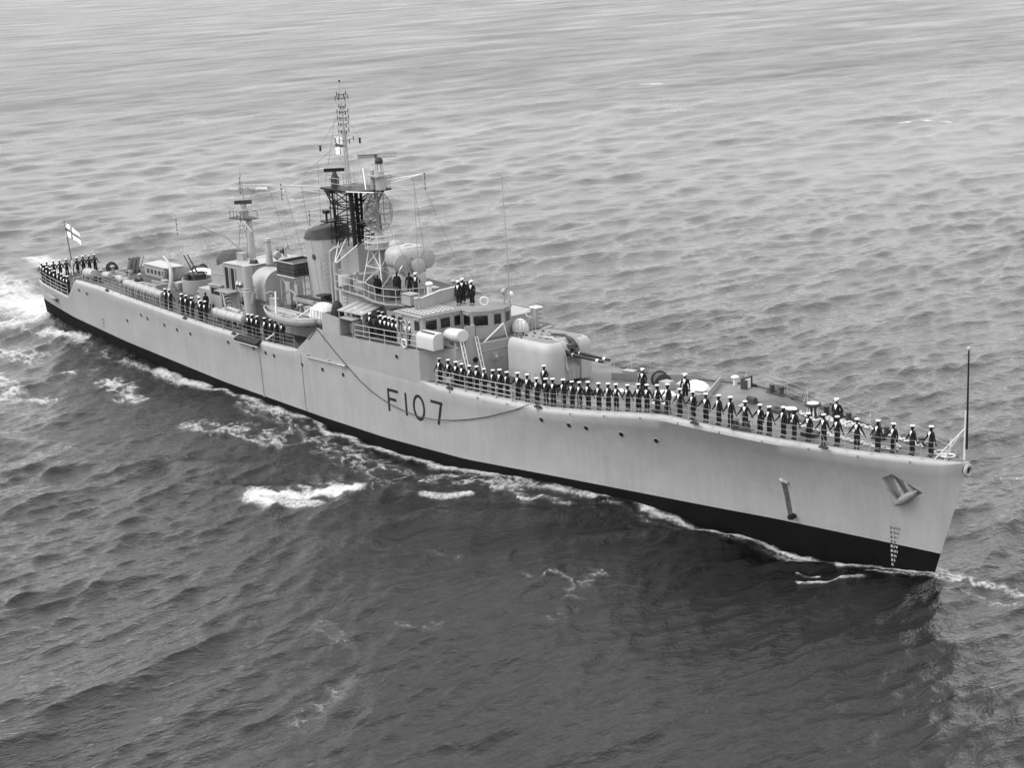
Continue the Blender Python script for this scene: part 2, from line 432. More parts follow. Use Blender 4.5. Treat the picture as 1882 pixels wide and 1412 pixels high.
for ch, x0, wd in (('F', 8.35, 1.25), ('1', 10.5, 0), ('0', 11.45, 1.22), ('7', 13.55, 1.3)):
    o = glyph(ch, x0, 3.2, wd, 1.84, .235).build('pennant_number', M_['num'], hull, label='black painted character %s of the pennant number' % ch)
# draught marks on the bow and quarter (roman numerals)
def roman(txt, x0, z0, h, m):
    b = MB(); x = x0
    for ch in txt:
        segs = {'X': [[(0, 0), (1, 1)], [(0, 1), (1, 0)]], 'V': [[(0, 1), (.5, 0)], [(.5, 0), (1, 1)]], 'I': [[(0, 0), (0, 1)]]}[ch]
        wd = h*.7 if ch != 'I' else 0
        for sg in segs:
            t = side_strip([(x+p[0]*wd, z0+p[1]*h) for p in sg], .035); b.add(t.v, t.f)
        x += wd+.1
    return b.build('draught_mark', m, hull)
for i, t in enumerate(['X', 'XI', 'XII', 'XIII', 'XIV', 'XV', 'XVI', 'XVII', 'XVIII']):
    z = .1+i*.3; roman(t, 51.35, z, .17, M_['white'] if z < 1.5 else M_['num'])
for i, t in enumerate(['XI', 'XII', 'XIII']): roman(t, -40.2, 2.75+i*.35, .17, M_['num'])
# discharge with a stain below it
b = side_strip([(44.6, 1.75), (44.5, 2.4), (44.42, 3.2), (44.35, 3.9), (44.3, 4.4)], .36, .014); b.build('discharge_stain', M_['rust'], hull)
MB().cyl((44.85, -2.2, 2.1), (44.85, -hull_y(44.85, 2.1)-.05, 2.1), .17, .17, 12).build('overboard_discharge', M_['black'], hull)
b = MB(); b.tube([(44.1, -hull_y(44.1, 4.5), 4.45), (44.35, -hull_y(44.35, 4.5)-.1, 4.42), (44.6, -hull_y(44.6, 4.4), 4.3)], .12, 8); b.build('discharge_lip', M_['hull'], hull)
# rubbing pipe lines down the side amidships
for x in (-10.0, -3.55):
    b = MB(); b.tube([(x, -(hull_y(x, z)+.03), z) for z in np.linspace(1.2, 5.9, 8)], .03, 5); b.tube([(x, -(hull_y(x, 1.2)+.05), 1.35), (x+.12, -(hull_y(x, 1)+.07), 1.1)], .06, 5)
    b.build('side_pipe', M_['hull'], hull)
# gun mooring fairleads on the gunwale
fl = MB(); fl.box(-.3, .3, -.12, .1, -.1, .0); fl.tube([(-.25, 0, 0), (-.12, 0, .1), (0, 0, .03), (.12, 0, .1), (.25, 0, 0)], .045, 6); FL = fl.mesh('fairlead', M_['dark'])
for x in (15.9, 25.2, 38.9, 47.9, -14.0, -22.5, -38.0): inst('fairlead', FL, hull, (x, -hbd(x)+.02, zdk(x)-.02))
for x in (36, 40, 48, 52): inst('fairlead', FL, hull, (x, hbd(x)-.1, zdk(x)+.04))
# deck edge pad eyes
pe = MB(); pe.torus((0, 0, 0), .06, .018, 'y', 10, 5); PE = pe.mesh('pad_eye', M_['dark'])
for x in list(np.arange(16, 54, 3.1)): inst('pad_eye', PE, hull, (x, -hbd(x)-.1, zdk(x)-.3))
# bull ring at the stem head
b = MB(); b.torus((56.33, 0, 7.1), .3, .11, 'x', 20, 8); b.build('bull_ring', M_['hull'], hull, smooth=True)
b = MB(); b.cyl((56.1, 0, 7.1), (56.28, 0, 7.1), .25, .25, 16); b.build('bull_ring_throat', M_['black'], hull)

# ------------------------------------------------------------------ superstructure
# flush sided forward block
def hb_in(x): return float(np.interp(x, [-20, 12.1, 12.5, 13.3, 15.3], [0, 0, -.02, -.9, -1.25])) + hbd(x) + .012
prof = [(-4.0, 6.2), (-.8, 8.45), (0, 8.3), (4.2, 8.35), (9, 8.5), (12.4, 8.62), (15.3, 9.0)]
b = MB(); N = len(prof)
xs_b = [-.0, 2, 4.2, 7, 9, 12.1, 12.5, 12.9, 13.3, 14.2, 15.3]
v = []; f = []
for x in xs_b:
    z = float(np.interp(x, [p[0] for p in prof], [p[1] for p in prof])); v += [(x, -hb_in(x), 6.15), (x, -hb_in(x), z), (x, hb_in(x), z), (x, hb_in(x), 6.15)]
for i in range(len(xs_b)-1):
    o = i*4; f += [(o, o+4, o+5, o+1), (o+1, o+5, o+6, o+2), (o+2, o+6, o+7, o+3)]
f += [(0, 1, 2, 3)]
b.add(v, f)
# curved front wall
fr = [(15.3, -hb_in(15.3)), (15.65, -4.2), (15.85, -2.4), (15.95, 0), (15.85, 2.4), (15.65, 4.2), (15.3, hb_in(15.3))]
zt = lambda y: 9.0
v = [(x, y, 6.2) for x, y in fr]+[(x, y, zt(y)) for x, y in fr]
f = [(i, i+1, 8+i, 7+i) for i in range(6)] + [tuple(range(7, 14))]
b.add(v, f); lower = b.build('bridge_base', M_['grey'], ship)
# side wing plates sweeping down to the waist
for s in (-1, 1):
    b = MB(); y = 6.2
    b.prismd([(-4.2, s*6.212, 6.1), (-.8, s*6.212, 8.45), (0.02, s*6.212, 8.3), (0.02, s*6.212, 6.1)], (0, -s*.08, 0)).build('screen_plate', M_['hull'], ship)
# seams on the block front
b = MB(); b.tube([(x+.012, y, 7.75) for x, y in fr], .02, 4); b.tube([(15.98, -.3, 6.6), (15.98, -.3, 8.9)], .05, 6); b.build('seam_strip', M_['grey'], lower)
b = MB(); b.cyl((15.75, -3.4, 7.9), (15.86, -3.4, 7.9), .2, .2, 14); b.build('porthole', M_['glass'], lower)
for y, s in ((-1.6, 1), (-4.9, .8)):
    b = MB(); b.box(15.8, 15.98, y-.28*s, y+.28*s, 7.55, 8.15); b.lathe((16.05, y, 7.8), [(.02, .25), (.16, 0)], 8); b.build('junction_box', M_['light'], lower)
MB().box(15.3, 15.9, -5.9, -4.0, 6.7, 7.0).build('deck_locker', M_['grey'], lower)
# signal deck surface
b = MB(); b.add([(0.02, -6.1, 8.31), (4.2, -6.1, 8.36), (9, -6.08, 8.51), (12.4, -6.03, 8.63), (15.25, -4.8, 9.01), (15.8, 0, 9.01), (15.25, 4.8, 9.01), (12.4, 6.03, 8.63), (9, 6.08, 8.51), (4.2, 6.1, 8.36), (0.02, 6.1, 8.31)],
                [(0, 1, 9, 10), (1, 2, 8, 9), (2, 3, 7, 8), (3, 4, 6, 7), (4, 5, 6)])
for i, p in enumerate(b.v): b.v[i] = (p[0], p[1], p[2]+.006)
b.build('signal_deck', M_['deck'], ship)
# bulwark and recess at the after end of the signal deck, starboard and port
for s in (-1, 1):
    b = MB(); Y = s*6.205
    b.prismd([(.0, Y, 8.2), (2.35, Y, 8.2), (2.35, Y, 9.72), (0.0, Y, 9.85)], (0, -s*.06, 0))
    b.box(-.02, .05, min(s*6.2, s*4.6), max(s*6.2, s*4.6), 8.3, 9.8)
    b.build('bulwark', M_['hull'], ship)
b = MB(); b.box(2.4, 4.2, -5.15, -5.05, 8.36, 9.75); b.box(2.4, 2.48, -6.2, -5.1, 8.36, 9.8); b.box(4.14, 4.2, -6.2, -5.1, 8.36, 9.62); b.box(2.4, 4.2, -6.2, -5.05, 9.72, 9.78); b.box(2.6, 3.1, -5.4, -5.1, 8.4, 9.2)
b.build('flag_locker_recess', M_['grey'], ship)
rail([(4.3, -6.1, 8.36), (7, -6.1, 8.45), (9.5, -6.1, 8.52), (12.2, -6.05, 8.62)], 1.1, 2.0, wires=(1, .6, .25), stay=False, r=.04, label='white railing along the starboard signal deck')
rail([(0.5, 6.05, 8.36), (12.2, 6.02, 8.62)], 1.1, 2.0, wires=(1, .6, .25), stay=False, r=.04, label='port signal deck railing')

# rounded ready use lockers
b = MB(); prf = [(-6.24, 8.9), (-6.24, 9.7), (-6.18, 9.9), (-6.02, 10.04), (-5.8, 10.1), (-5.3, 10.1), (-5.3, 8.9)]
b.prismd([(12.45, y, z) for y, z in prf], (2.05, 0, 0)); lk = b.build('signal_wing_shield', M_['pale'], ship, smooth=True, label='rounded pale splinter shield at the end of the starboard signal deck')
MB().box(12.7, 14.3, -5.98, -5.86, 10.08, 10.125).build('slot', M_['black'], lk)
def launcher(y, flip=1):
    g = empty('rocket_launcher', (0, 0, 0), parent=ship)
    b = MB(); a0 = Vector((14.1, y, 9.75)); b.lathe((0, 0, 0), [(.5, -1.0), (.62, -.85), (.62, .8), (.5, 1.0)], 18, 'x')
    o = b.build('drum_casing', M_['pale'], g, smooth=True); o.location = (14.85, y, 9.8); o.rotation_euler = (0, R(-6), R(-8*flip)); o.scale = (1, 1, .82)
    b = MB(); b.box(14.2, 14.4, y-.35, y+.35, 8.95, 9.6); b.box(15.0, 15.2, y-.35, y+.35, 8.95, 9.6); b.box(13.9, 15.5, y-.45, y+.45, 8.9, 9.05); b.build('cradle', M_['grey'], g)
    b = MB(); b.box(15.62, 15.68, y+.2, y+1.2, 9.0, 10.5); b.box(15.2, 15.68, y+1.15, y+1.2, 9.0, 10.5); b.build('blast_shield', M_['grey'], g)
    return g
launcher(-4.35)
# inclined davit ladder legs in front of the launcher
b = MB()
for y in (-4.7, -4.45, -3.3, -3.05): b.tube([(15.75, y, 9.6), (16.7, y-.1, 6.6)], .045, 6)
for k in range(7): 
    t = k/7
    for y in (-4.7, -3.3): b.tube([(15.75+.95*t, y-.1*t, 9.6-3*t), (15.75+.95*t, y+.25-.1*t, 9.6-3*t)], .025, 4)
b.build('forward_ladder_frame', M_['white'], ship)
b = MB(); b.tube([(15.9, -2.6, 9.1), (15.6, -.4, 10.1)], .05, 6); b.tube([(15.6, -.4, 10.1), (15.6, -.1, 9.0)], .05, 6); b.build('sounding_boom', M_['white'], ship)

# wheelhouse
wh = [(9.0, -5.5), (12.4, -5.6), (12.7, -2.0), (13.9, -2.05), (14.6, -.9), (14.85, .25), (14.3, 1.5), (12.6, 1.9), (9.0, 1.9)]
whb = [(9.0, -5.5), (12.4, -5.6), (12.7, -2.0), (13.9, -2.05), (14.6, -.9), (14.85, .25), (14.3, 1.5), (12.6, 1.9), (9.0, 1.9)]
b = MB(); b.prism(whb, 8.4, 10.98); house = b.build('wheelhouse', M_['grey'], ship)
rl = [(8.9, -5.62), (12.5, -5.75), (12.82, -2.1), (13.98, -2.15), (14.7, -1.0), (14.97, .25), (14.4, 1.6), (12.7, 2.05), (8.9, 2.05)]
b = MB(); b.prism(rl, 10.98, 11.08); b.build('roof_edge', M_['light'], house)
b = MB(); b.prism([(x*.992+.06, y*.97) for x, y in rl], 11.084, 11.095); b.build('bridge_roof', M_['deckl'], house)
def window(a, c, z0, z1, name='window'):
    a = Vector((a[0], a[1], 0)); c = Vector((c[0], c[1], 0)); d = (c-a).normalized(); n = Vector((d.y, -d.x, 0))
    g = MB(); Z = Vector((0, 0, 1)); t = .05
    q = [a+Z*z0, c+Z*z0, c+Z*z1, a+Z*z1]
    g.add([p+n*.012 for p in q], [(0, 1, 2, 3)]); o = g.build(name, M_['glass'], house)
    fr_ = MB()
    for p0, p1 in zip(q, q[1:]+q[:1]): fr_.tube([p0+n*.02, p1+n*.02], t*.6, 4)
    fr_.tube([q[3]+n*.08+Z*.14, q[2]+n*.08+Z*.14], .05, 4)
    fr_.build('window_frame', M_['grey'], o)
def wall_windows(p0, p1, spans, z0=9.88, z1=10.68):
    p0 = Vector(p0); p1 = Vector(p1)
    for t0, t1 in spans: window(p0.lerp(p1, t0), p0.lerp(p1, t1), z0, z1)
wall_windows((9.0, -5.5), (12.4, -5.6), [(.1, .3), (.72, .93)])
wall_windows((12.4, -5.6), (12.7, -2.0), [(.08, .37), (.45, .70), (.79, .96)])
wall_windows((12.7, -2.0), (13.9, -2.05), [(.15, .88)])
wall_windows((13.9, -2.05), (14.6, -.9), [(.08, .93)])
wall_windows((14.6, -.9), (14.85, .25), [(.3, .85)])
wall_windows((14.85, .25), (14.3, 1.5), [(.2, .8)])
MB().box(9.0, 12.5, 1.9, 5.7, 8.5, 9.6).build('port_wing_bulwark', M_['grey'], ship)
# door ring and lifebuoy bracket on the wheelhouse side
b = MB(); b.tube([(10.2+.5*math.cos(t), -5.62, 9.6+.95*math.sin(t)) for t in np.linspace(0, 2*math.pi, 20)], .06, 6); b.build('door_frame', M_['light'], house)
b = MB(); b.tube([(10.2+.42*math.cos(t), -5.6, 9.6+.85*math.sin(t)) for t in np.linspace(0, 2*math.pi, 20)], .02, 4); b.box(9.95, 10.45, -5.6, -5.53, 8.95, 10.3); b.build('door', M_['grey'], house)
# roof gratings: crossing slats
b = MB()
for k in range(8):
    x = 9.6+k*.38; b.box(x, x+.13, -5.3, -2.3, 11.1, 11.15)
for k in range(7):
    y = -5.3+k*.46; b.box(9.6, 12.4, y, y+.13, 11.15, 11.19)
o = b.build('roof_grating', M_['pale'], house); o['kind'] = 'stuff'
# bulwark round the compass platform
b = MB()
q = [(10.3, -4.6), (10.6, -4.0), (9.6, -1.6), (9.4, .8), (9.0, 2.0)]
for a, c in zip(q[:-1], q[1:]): 
    a = Vector((a[0], a[1], 11.09)); c = Vector((c[0], c[1], 11.09)); d = (c-a).normalized(); n = Vector((-d.y, d.x, 0))*.07
    b.prismd([a, c, c+Vector((0, 0, .95)), a+Vector((0, 0, .95))], n)
cb = b.build('compass_platform_bulwark', M_['light'], ship)
b = MB(); b.tube([(p[0], p[1], 12.05) for p in q], .07, 6); b.build('coaming', M_['white'], cb)
# fittings on the roof
b = MB(); b.cyl((13.9, 1.2, 11.1), (13.9, 1.2, 11.9), .06, .06, 6); b.lathe((13.9, 1.2, 12.05), [(.12, -.22), (.26, 0), (.2, .2)], 12, 'x'); b.build('signal_lamp', M_['grey'], ship, smooth=True)
b = MB(); b.cyl((14.1, 1.7, 11.1), (14.1, 1.7, 11.6), .08, .06, 6); b.ell((14.1, 1.7, 11.75), .22, .22, .25); b.build('pelorus', M_['white'], ship, smooth=True)
b = MB(); b.cyl((7.9, -1.3, 11.2), (7.9, -1.3, 12.2), .22, .2, 10); b.ell((7.9, -1.3, 12.3), .33, .3, .2); b.build('binnacle', M_['white'], ship, smooth=True)
# mid deckhouse below the director platform
b = MB(); b.prism([(-1.0, -3.5), (6.5, -3.6), (8.8, -2.9), (9.0, 3.0), (-1, 3.4)], 8.3, 11.15); mid = b.build('mid_deckhouse', M_['grey'], ship)
for k in range(5): MB().box(.2+k*.02, .25, 0, 0, 0, 0)
pl = [(-1.5, -3.8), (3.2, -4.3), (5.2, -4.9), (7.2, -5.0), (8.6, -4.3), (9.1, -2.6), (9.2, 2.6), (-1.5, 3.8)]
b = MB(); b.prism(pl, 11.15, 11.25); b.build('director_platform', M_['grey'], ship)
b = MB(); b.prism([(x*.99, y*.96) for x, y in pl], 11.254, 11.262); b.build('director_platform_deck', M_['deck'], ship)
rail([(x, y, 11.25) for x, y in [(-1.4, -3.7), (3.2, -4.25), (5.2, -4.85), (7.2, -4.95), (8.5, -4.3), (9.0, -2.6)]], 1.15, 1.25, wires=(1, .5), stay=False, r=.038, label='white curved railing round the director platform')
b = MB()
for k in range(9): b.tube([(-.6, -3.62, 8.6+k*.28), (-.2, -3.62, 8.6+k*.28)], .025, 4)
b.tube([(-.6, -3.62, 8.4), (-.6, -3.62, 11.1)], .03, 4); b.tube([(-.2, -3.62, 8.4), (-.2, -3.62, 11.1)], .03, 4)
b.build('rung_ladder', M_['white'], mid)
b = MB(); b.box(1.7, 2.5, -3.66, -3.55, 8.5, 10.4); b.build('door', M_['light'], mid)
# awning roof abaft the signal deck
b = MB(); b.prismd([(1.5, -5.7, 10.1), (1.5, -3.6, 10.55), (4.9, -3.6, 10.55), (4.9, -5.7, 10.15)], (0, 0, .07)); aw = b.build('shelter_roof', M_['light'], ship)
b = MB()
for x in (2.2, 3.1, 4.0): b.prismd([(x, -5.7, 10.2), (x, -3.6, 10.64), (x+.06, -3.6, 10.64), (x+.06, -5.7, 10.2)], (0, 0, .02))
b.build('seam_strip', M_['grey'], aw)
b = MB(); b.prismd([(4.5, -5.3, 8.4), (4.5, -3.6, 8.4), (4.5, -3.6, 10.5), (4.5, -5.3, 10.2)], (.08, 0, 0)); b.build('shelter_screen', M_['grey'], aw)
for x, y in ((1.6, -5.6), (4.8, -5.6)): MB().cyl((x, y, 8.35), (x, y, 10.15), .05, .05, 6).build('shelter_post', M_['light'], aw)
# wheelhouse after house
b = MB(); b.box(6.4, 9.0, -4.4, -3.0, 8.4, 10.6); b.build('chart_house', M_['grey'], ship)
b = MB(); b.box(7.0, 8.7, -4.43, -4.38, 9.6, 10.3); b.build('window', M_['glass'], mid)

# ---- director
dr = empty('gun_director', (3.6, 0, 0), parent=ship)
b = MB(); b.lathe((0, 0, 0), [(1.35, 11.25), (1.35, 12.3), (1.2, 12.6)], 20); b.build('pedestal', M_['grey'], dr, smooth=True)
v = []; f = []; NL, NA = 9, 28
for a_ in range(NL+1):
    ph_ = -math.pi/2*.62 + (math.pi/2*1.62)*a_/NL
    cz = math.copysign(abs(math.sin(ph_))**.75, ph_); cr = max(abs(math.cos(ph_)), .001)**.55
    for k in range(NA):
        t = 2*math.pi*k/NA; cx_ = math.copysign(abs(math.cos(t))**.6, math.cos(t)); sy_ = math.copysign(abs(math.sin(t))**.6, math.sin(t))
        v.append((1.25*cr*cx_-.35, 1.55*cr*sy_, 13.8+.92*cz))
for a_ in range(NL):
    for k in range(NA): f.append((a_*NA+k, a_*NA+(k+1) % NA, (a_+1)*NA+(k+1) % NA, (a_+1)*NA+k))
f.append(tuple(range(NL*NA, NL*NA+NA)))
b = MB(); b.add(v, f); b.build('director_house', M_['light'], dr, smooth=True)
b = MB(); b.box(-1.1, .9, -1.2, 1.2, 12.5, 13.3); b.build('director_base', M_['grey'], dr, bevel=.1)
b = MB(); b.ell((-1.2, -.3, 14.65), .5, .5, .42, 14, 6, 0); b.build('cupola', M_['light'], dr, smooth=True)
for y in (-1.25, 1.35):
    b = MB(); b.lathe((.75, y, 13.45), [(.25, -.7), (.45, -.35), (.7, -.06), (.73, .08), (.68, .16), (.4, .22), (.02, .24)], 24, 'x'); b.build('radar_dish', M_['grey'], dr, smooth=True)
    b = MB(); b.torus((.86, y, 13.45), .69, .03, 'x', 24, 5); b.build('dish_rim', M_['dark'], dr)
b = MB(); b.lathe((.5, .12, 13.15), [(.6, -.8), (.62, 0), (.62, .75), (.42, .83)], 20, 'x'); b.build('sight_drum', M_['light'], dr, smooth=True)
b = MB()
for x0, y0 in ((-.4, -.9), (.1, -.3), (.1, .3), (.1, .8)): b.box(x0, x0+.55, y0-.2, y0+.2, 14.42, 14.6)
b.build('roof_hatch', M_['pale'], dr)
b = MB()
for xq in (-.9, .1): b.tube([(xq, 1.57*math.cos(t), 13.8+.93*math.sin(t)) for t in np.linspace(.25, math.pi-.25, 13)], .022, 4)
b.build('seam_strip', M_['dark'], dr)
b = MB(); b.box(.3, 1.1, -.3, .6, 13.7, 13.9); b.build('sight_hatch', M_['grey'], dr)
b = MB(); b.tube([(1.0, -1.9, 12.4), (1.3, -1.8, 13.2), (1.1, -1.4, 13.4)], .05, 5); b.build('cable', M_['white'], dr)

# ---- foremast
fm = empty('foremast', (0, 0, 0), parent=ship)
b = MB(); b.prism([(-4.7, -1.5), (-1.2, -1.6), (-.6, 0), (-1.2, 1.6), (-4.7, 1.5)], 8.3, 12.0); b.box(-4.6, -2.0, -.9, .9, 12.0, 14.2); b.build('mast_house', M_['grey'], fm)
b = MB(); b.cyl((-3.0, -2.6, 8.3), (-3.0, -2.6, 13.0), .16, .16, 10); b.cyl((-4.4, -2.0, 8.3), (-4.4, -2.0, 13.6), .13, .13, 8); b.tube([(-4.4, -2.0, 13.6), (-4.1, -1.7, 13.95), (-3.7, -1.4, 14.0)], .13, 8)
b.lathe((-2.1, -2.3, 8.3), [(.55, 0), (.55, 3.6), (.5, 3.7)], 14); b.build('vent_trunk', M_['light'], fm, smooth=True)
# white V braces
b = MB()
for (a, c) in (((-3.0, -2.6, 12.8), (-4.2, -1.2, 14.4)), ((-3.0, -2.6, 12.8), (-1.4, -1.3, 14.4)), ((-3.0, -2.6, 12.8), (-3.0, -1.2, 14.9))): b.tube([a, c], .05, 5)
b.build('mast_brace', M_['white'], fm)
def lattice(b, base, top, n, rl_, rb):
    nb_ = len(base); lv = []
    for k in range(n+1):
        t = k/n; lv.append([Vector(p).lerp(Vector(q_), t) for p, q_ in zip(base, top)])
    for i in range(nb_): b.tube([lv[0][i], lv[-1][i]], rl_[i] if isinstance(rl_, (list, tuple)) else rl_, 8)
    for k in range(n):
        for i in range(nb_):
            j = (i+1) % nb_
            b.tube([lv[k][i], lv[k+1][j]], rb, 5); 
            if (k+i) % 2: b.tube([lv[k][j], lv[k+1][i]], rb, 5)
            b.tube([lv[k+1][i], lv[k+1][j]], rb, 5)
b = MB()
lattice(b, [(-4.3, -1.3, 14.2), (-1.7, -1.3, 14.2), (-1.7, 1.3, 14.2), (-4.3, 1.3, 14.2)], [(-4.2, -1.5, 18.7), (-2.0, -1.2, 18.7), (-1.9, 1.2, 18.7), (-4.0, 1.2, 18.7)], 4, [.09, .2, .2, .12], .05)
for (x_, y_) in ((-4.6, -1.6), (-4.9, -.9), (-3.7, -1.5), (-2.6, -1.35)): b.tube([(x_, y_, 14.2), (x_+.2, y_, 18.7)], .045, 5)
for z_ in (15.0, 16.0, 17.2): b.tube([(-4.8, -1.5, z_), (-1.7, -1.3, z_), (-1.7, 1.3, z_)], .05, 4)
b.tube([(-3.2, .2, 14.2), (-3.0, 0, 18.7)], .17, 8)
b.tube([(-2.0, -1.0, 17.2), (-.5, .4, 18.9)], .1, 6); b.tube([(-2.0, 1.2, 17.2), (-.3, 1.0, 18.9)], .1, 6); b.tube([(-1.9, 0, 16.8), (-.9, .3, 18.8)], .08, 6)
b.tube([(-4.2, -1.5, 17.4), (-5.4, -1.4, 18.6)], .06, 5); b.tube([(-3.0, -1.5, 17.4), (-4.6, -2.0, 18.7)], .06, 5)
b.build('lattice_legs', M_['black'], fm)
b = MB(); b.prism([(-5.6, -1.7), (-1.5, -1.9), (.2, .1), (.1, 1.4), (-1.6, 1.7), (-5.2, 1.5)], 18.7, 18.84); b.prism([(-4.6, -2.6), (-3.3, -2.9), (-3.2, -1.2), (-4.6, -1.2)], 16.2, 16.32); b.cyl((-4.1, -2.3, 16.3), (-4.1, -2.3, 17.0), .1, .1, 6); b.box(-4.35, -3.85, -2.5, -2.1, 16.9, 17.15); b.box(-6.0, -5.5, -.9, -.3, 18.2, 18.6)
b.prism([(-3.6, -1.2), (-.6, -.5), (-.6, .6), (-3.6, 1.2)], 15.9, 15.98)
b.build('mast_platform', M_['black'], fm)
rp = empty('platform_rail', (0, 0, 0), parent=fm); b = MB()
pp = [(-5.5, -1.6, 18.84), (-1.6, -1.8, 18.84), (.1, .1, 18.84), (.05, 1.3, 18.84), (-1.6, 1.6, 18.84), (-5.1, 1.4, 18.84), (-5.5, -1.6, 18.84)]
for h in (.45, .9): b.tube([(x, y, z+h) for x, y, z in pp], .022, 4)
for a, c in zip(pp[:-1], pp[1:]):
    for t in (0, .33, .66): q_ = Vector(a).lerp(Vector(c), t); b.tube([q_, q_+Vector((0, 0, .9))], .025, 4)
b.build('rail', M_['light'], rp)
# navigation scanner on the mast platform
sc = empty('navigation_radar', (-5.0, -.6, 18.84), parent=fm)
b = MB(); b.lathe((0, 0, 0), [(.34, .0), (.36, .7), (.22, .95), (.12, 1.25)], 12); b.build('pedestal', M_['dark'], sc, smooth=True)
o = MB().box(-.85, .85, -.1, .1, -.14, .14).build('scanner', M_['black'], sc); o.location = (0, 0, 1.35); o.rotation_euler = (0, 0, R(50))
# air search scanner
s2 = empty('target_indication_radar', (0.1, .3, 18.84), parent=fm)
b = MB(); b.cyl((0, 0, 0), (0, 0, 1.5), .42, .36, 14); b.prism([(-1, -.7), (.6, -.7), (.6, .7), (-1, .7)], 1.1, 1.2); b.cyl((-.6, -.3, 0), (-.6, -.3, 1.6), .18, .18, 8)
for a in range(6): t = a*math.pi/3; b.tube([(.3*math.cos(t), .3*math.sin(t), 1.5), (.22*math.cos(t), .22*math.sin(t), 2.2)], .035, 4)
b.build('pedestal', M_['light'], s2, smooth=True)
b = MB(); b.lathe((0, 0, 0), [(.3, 2.1), (.34, 2.35), (.2, 2.6)], 12); b.tube([(0, 0, 2.4), (-.25, -.2, 2.75)], .14, 6); b.build('turning_gear', M_['dark'], s2)
b = MB()
for z in (-.16, .16): b.tube([(-1.75, 0, z), (1.75, 0, z)], .035, 4)
for k in range(15): x = -1.7+k*3.4/14; b.tube([(x, 0, -.16), (x, .02, .16)], .022, 4)
b.add([(-1.7, .04, -.15), (.1, .04, -.15), (.1, .04, .15), (-1.7, .04, .15)], [(0, 1, 2, 3)])
o = b.build('scanner', M_['mesh'], s2); o.scale = (.9, .9, .9); o.location = (-.05, -.1, 2.75); o.rotation_euler = (R(-14), 0, R(56))
# yards
b = MB()
for s, x0 in ((-1, -5.4), ):
    b.tube([(-5.4, -1.5, 18.9), (-8.9, -5.6, 19.3)], .035, 5); b.tube([(-5.4, -1.2, 18.3), (-8.9, -5.6, 19.3)], .035, 5); b.tube([(-8.9, -5.6, 19.3), (-9.8, -6.6, 19.35)], .03, 4)
b.tube([(-.6, 1.2, 19.4), (1.4, 3.6, 19.8)], .05, 5); b.tube([(-.8, .4, 18.9), (1.4, 3.6, 19.8)], .045, 5)
b.tube([(-1.6, -1.9, 18.8), (1.9, -1.7, 19.0)], .055, 5); b.tube([(-.9, -.6, 20.6), (.6, -1.5, 19.1)], .05, 5)
b.build('yard', M_['white'], fm)
dip = MB(); dip.cyl((0, 0, -.7), (0, 0, .7), .02, .02, 5)
for z in (-.6, -.25, .25, .6): dip.cyl((0, 0, z-.05), (0, 0, z+.05), .06, .06, 6)
DIP = dip.mesh('dipole', M_['dark'])
for p in ((1.5, 3.75, 19.2), (-9.9, -6.7, 19.3), (-7.6, -4.2, 18.6)): inst('dipole_aerial', DIP, fm, p)
# topmast
b = MB()
for dx, dy in ((-.16, -.12), (.16, -.12), (0, .18)): b.tube([(-3.9+dx, dy, 18.84), (-4.05+dx*.5, dy*.5, 23.6)], .045, 5)
for k in range(9): z = 19.2+k*.5; b.tube([(-4.05, -.1, z), (-3.75, .12, z+.25)], .025, 4)
b.tube([(-4.05, 0, 23.4), (-4.15, 0, 25.6)], [.1, .08], 6); b.tube([(-4.15, 0, 25.6), (-4.2, 0, 27.4)], [.04, .02], 5)
b.build('topmast', M_['light'], fm)
for z, L_ in ((22.6, 1.0), (23.3, .55), (23.9, .55), (24.4, .6), (24.9, .6), (25.3, .35), (26.0, .7), (26.3, .5)):
    b = MB(); 
    for s in (-1, 1):
        b.tube([(-4.05, 0, z), (-4.05, s*L_*.9, z+.08)], .02, 4); b.cyl((-4.05, s*L_*.9, z-.12), (-4.05, s*L_*.9, z+.28), .035, .035, 5); b.tube([(-4.05, 0, z), (-4.05+s*L_*.7, 0, z-.05)], .02, 4); b.cyl((-4.05+s*L_*.7, 0, z-.2), (-4.05+s*L_*.7, 0, z+.12), .045, .045, 5)
    b.build('aerial_array', M_['dark'], fm)
MB().ell((-4.2, 0, 27.4), .09, .09, .09).build('truck', M_['black'], fm)
# halyards and stays
def stay(name, a, c, sag=.0, r=.012, m='drope', par=fm):
    a = Vector(a); c = Vector(c); pts = [a.lerp(c, t)-Vector((0, 0, sag*4*t*(1-t))) for t in np.linspace(0, 1, 7)]; return MB().tube(pts, r, 4).build(name, M_[m], par)
stay('halyard', (-8.3, -5.0, 19.2), (-2.5, -5.6, 9.2)); stay('halyard', (-7.4, -4.0, 19.1), (-1.5, -5.5, 9.2)); stay('halyard', (-6.4, -3.0, 19.1), (-.8, -5.4, 9.0))
stay('halyard', (1.2, 3.4, 19.7), (6.5, 4.5, 9.2)); stay('halyard', (.9, 3.0, 19.6), (4.5, 1.0, 14)); stay('halyard', (-4.9, -.2, 24.4), (-5.2, -1.5, 18.9)); stay('halyard', (-6.0, -1.5, 21.2), (-6.0, -1.6, 15.5))
stay('aerial_wire', (-9.0, -5.6, 19.3), (-20.6, -1.8, 14.6), .5); stay('aerial_wire', (-4.1, .3, 23.0), (-20.3, 0, 15.6), .6); stay('aerial_wire', (1.6, -1.6, 19), (9.4, -3.0, 12.0), .2)
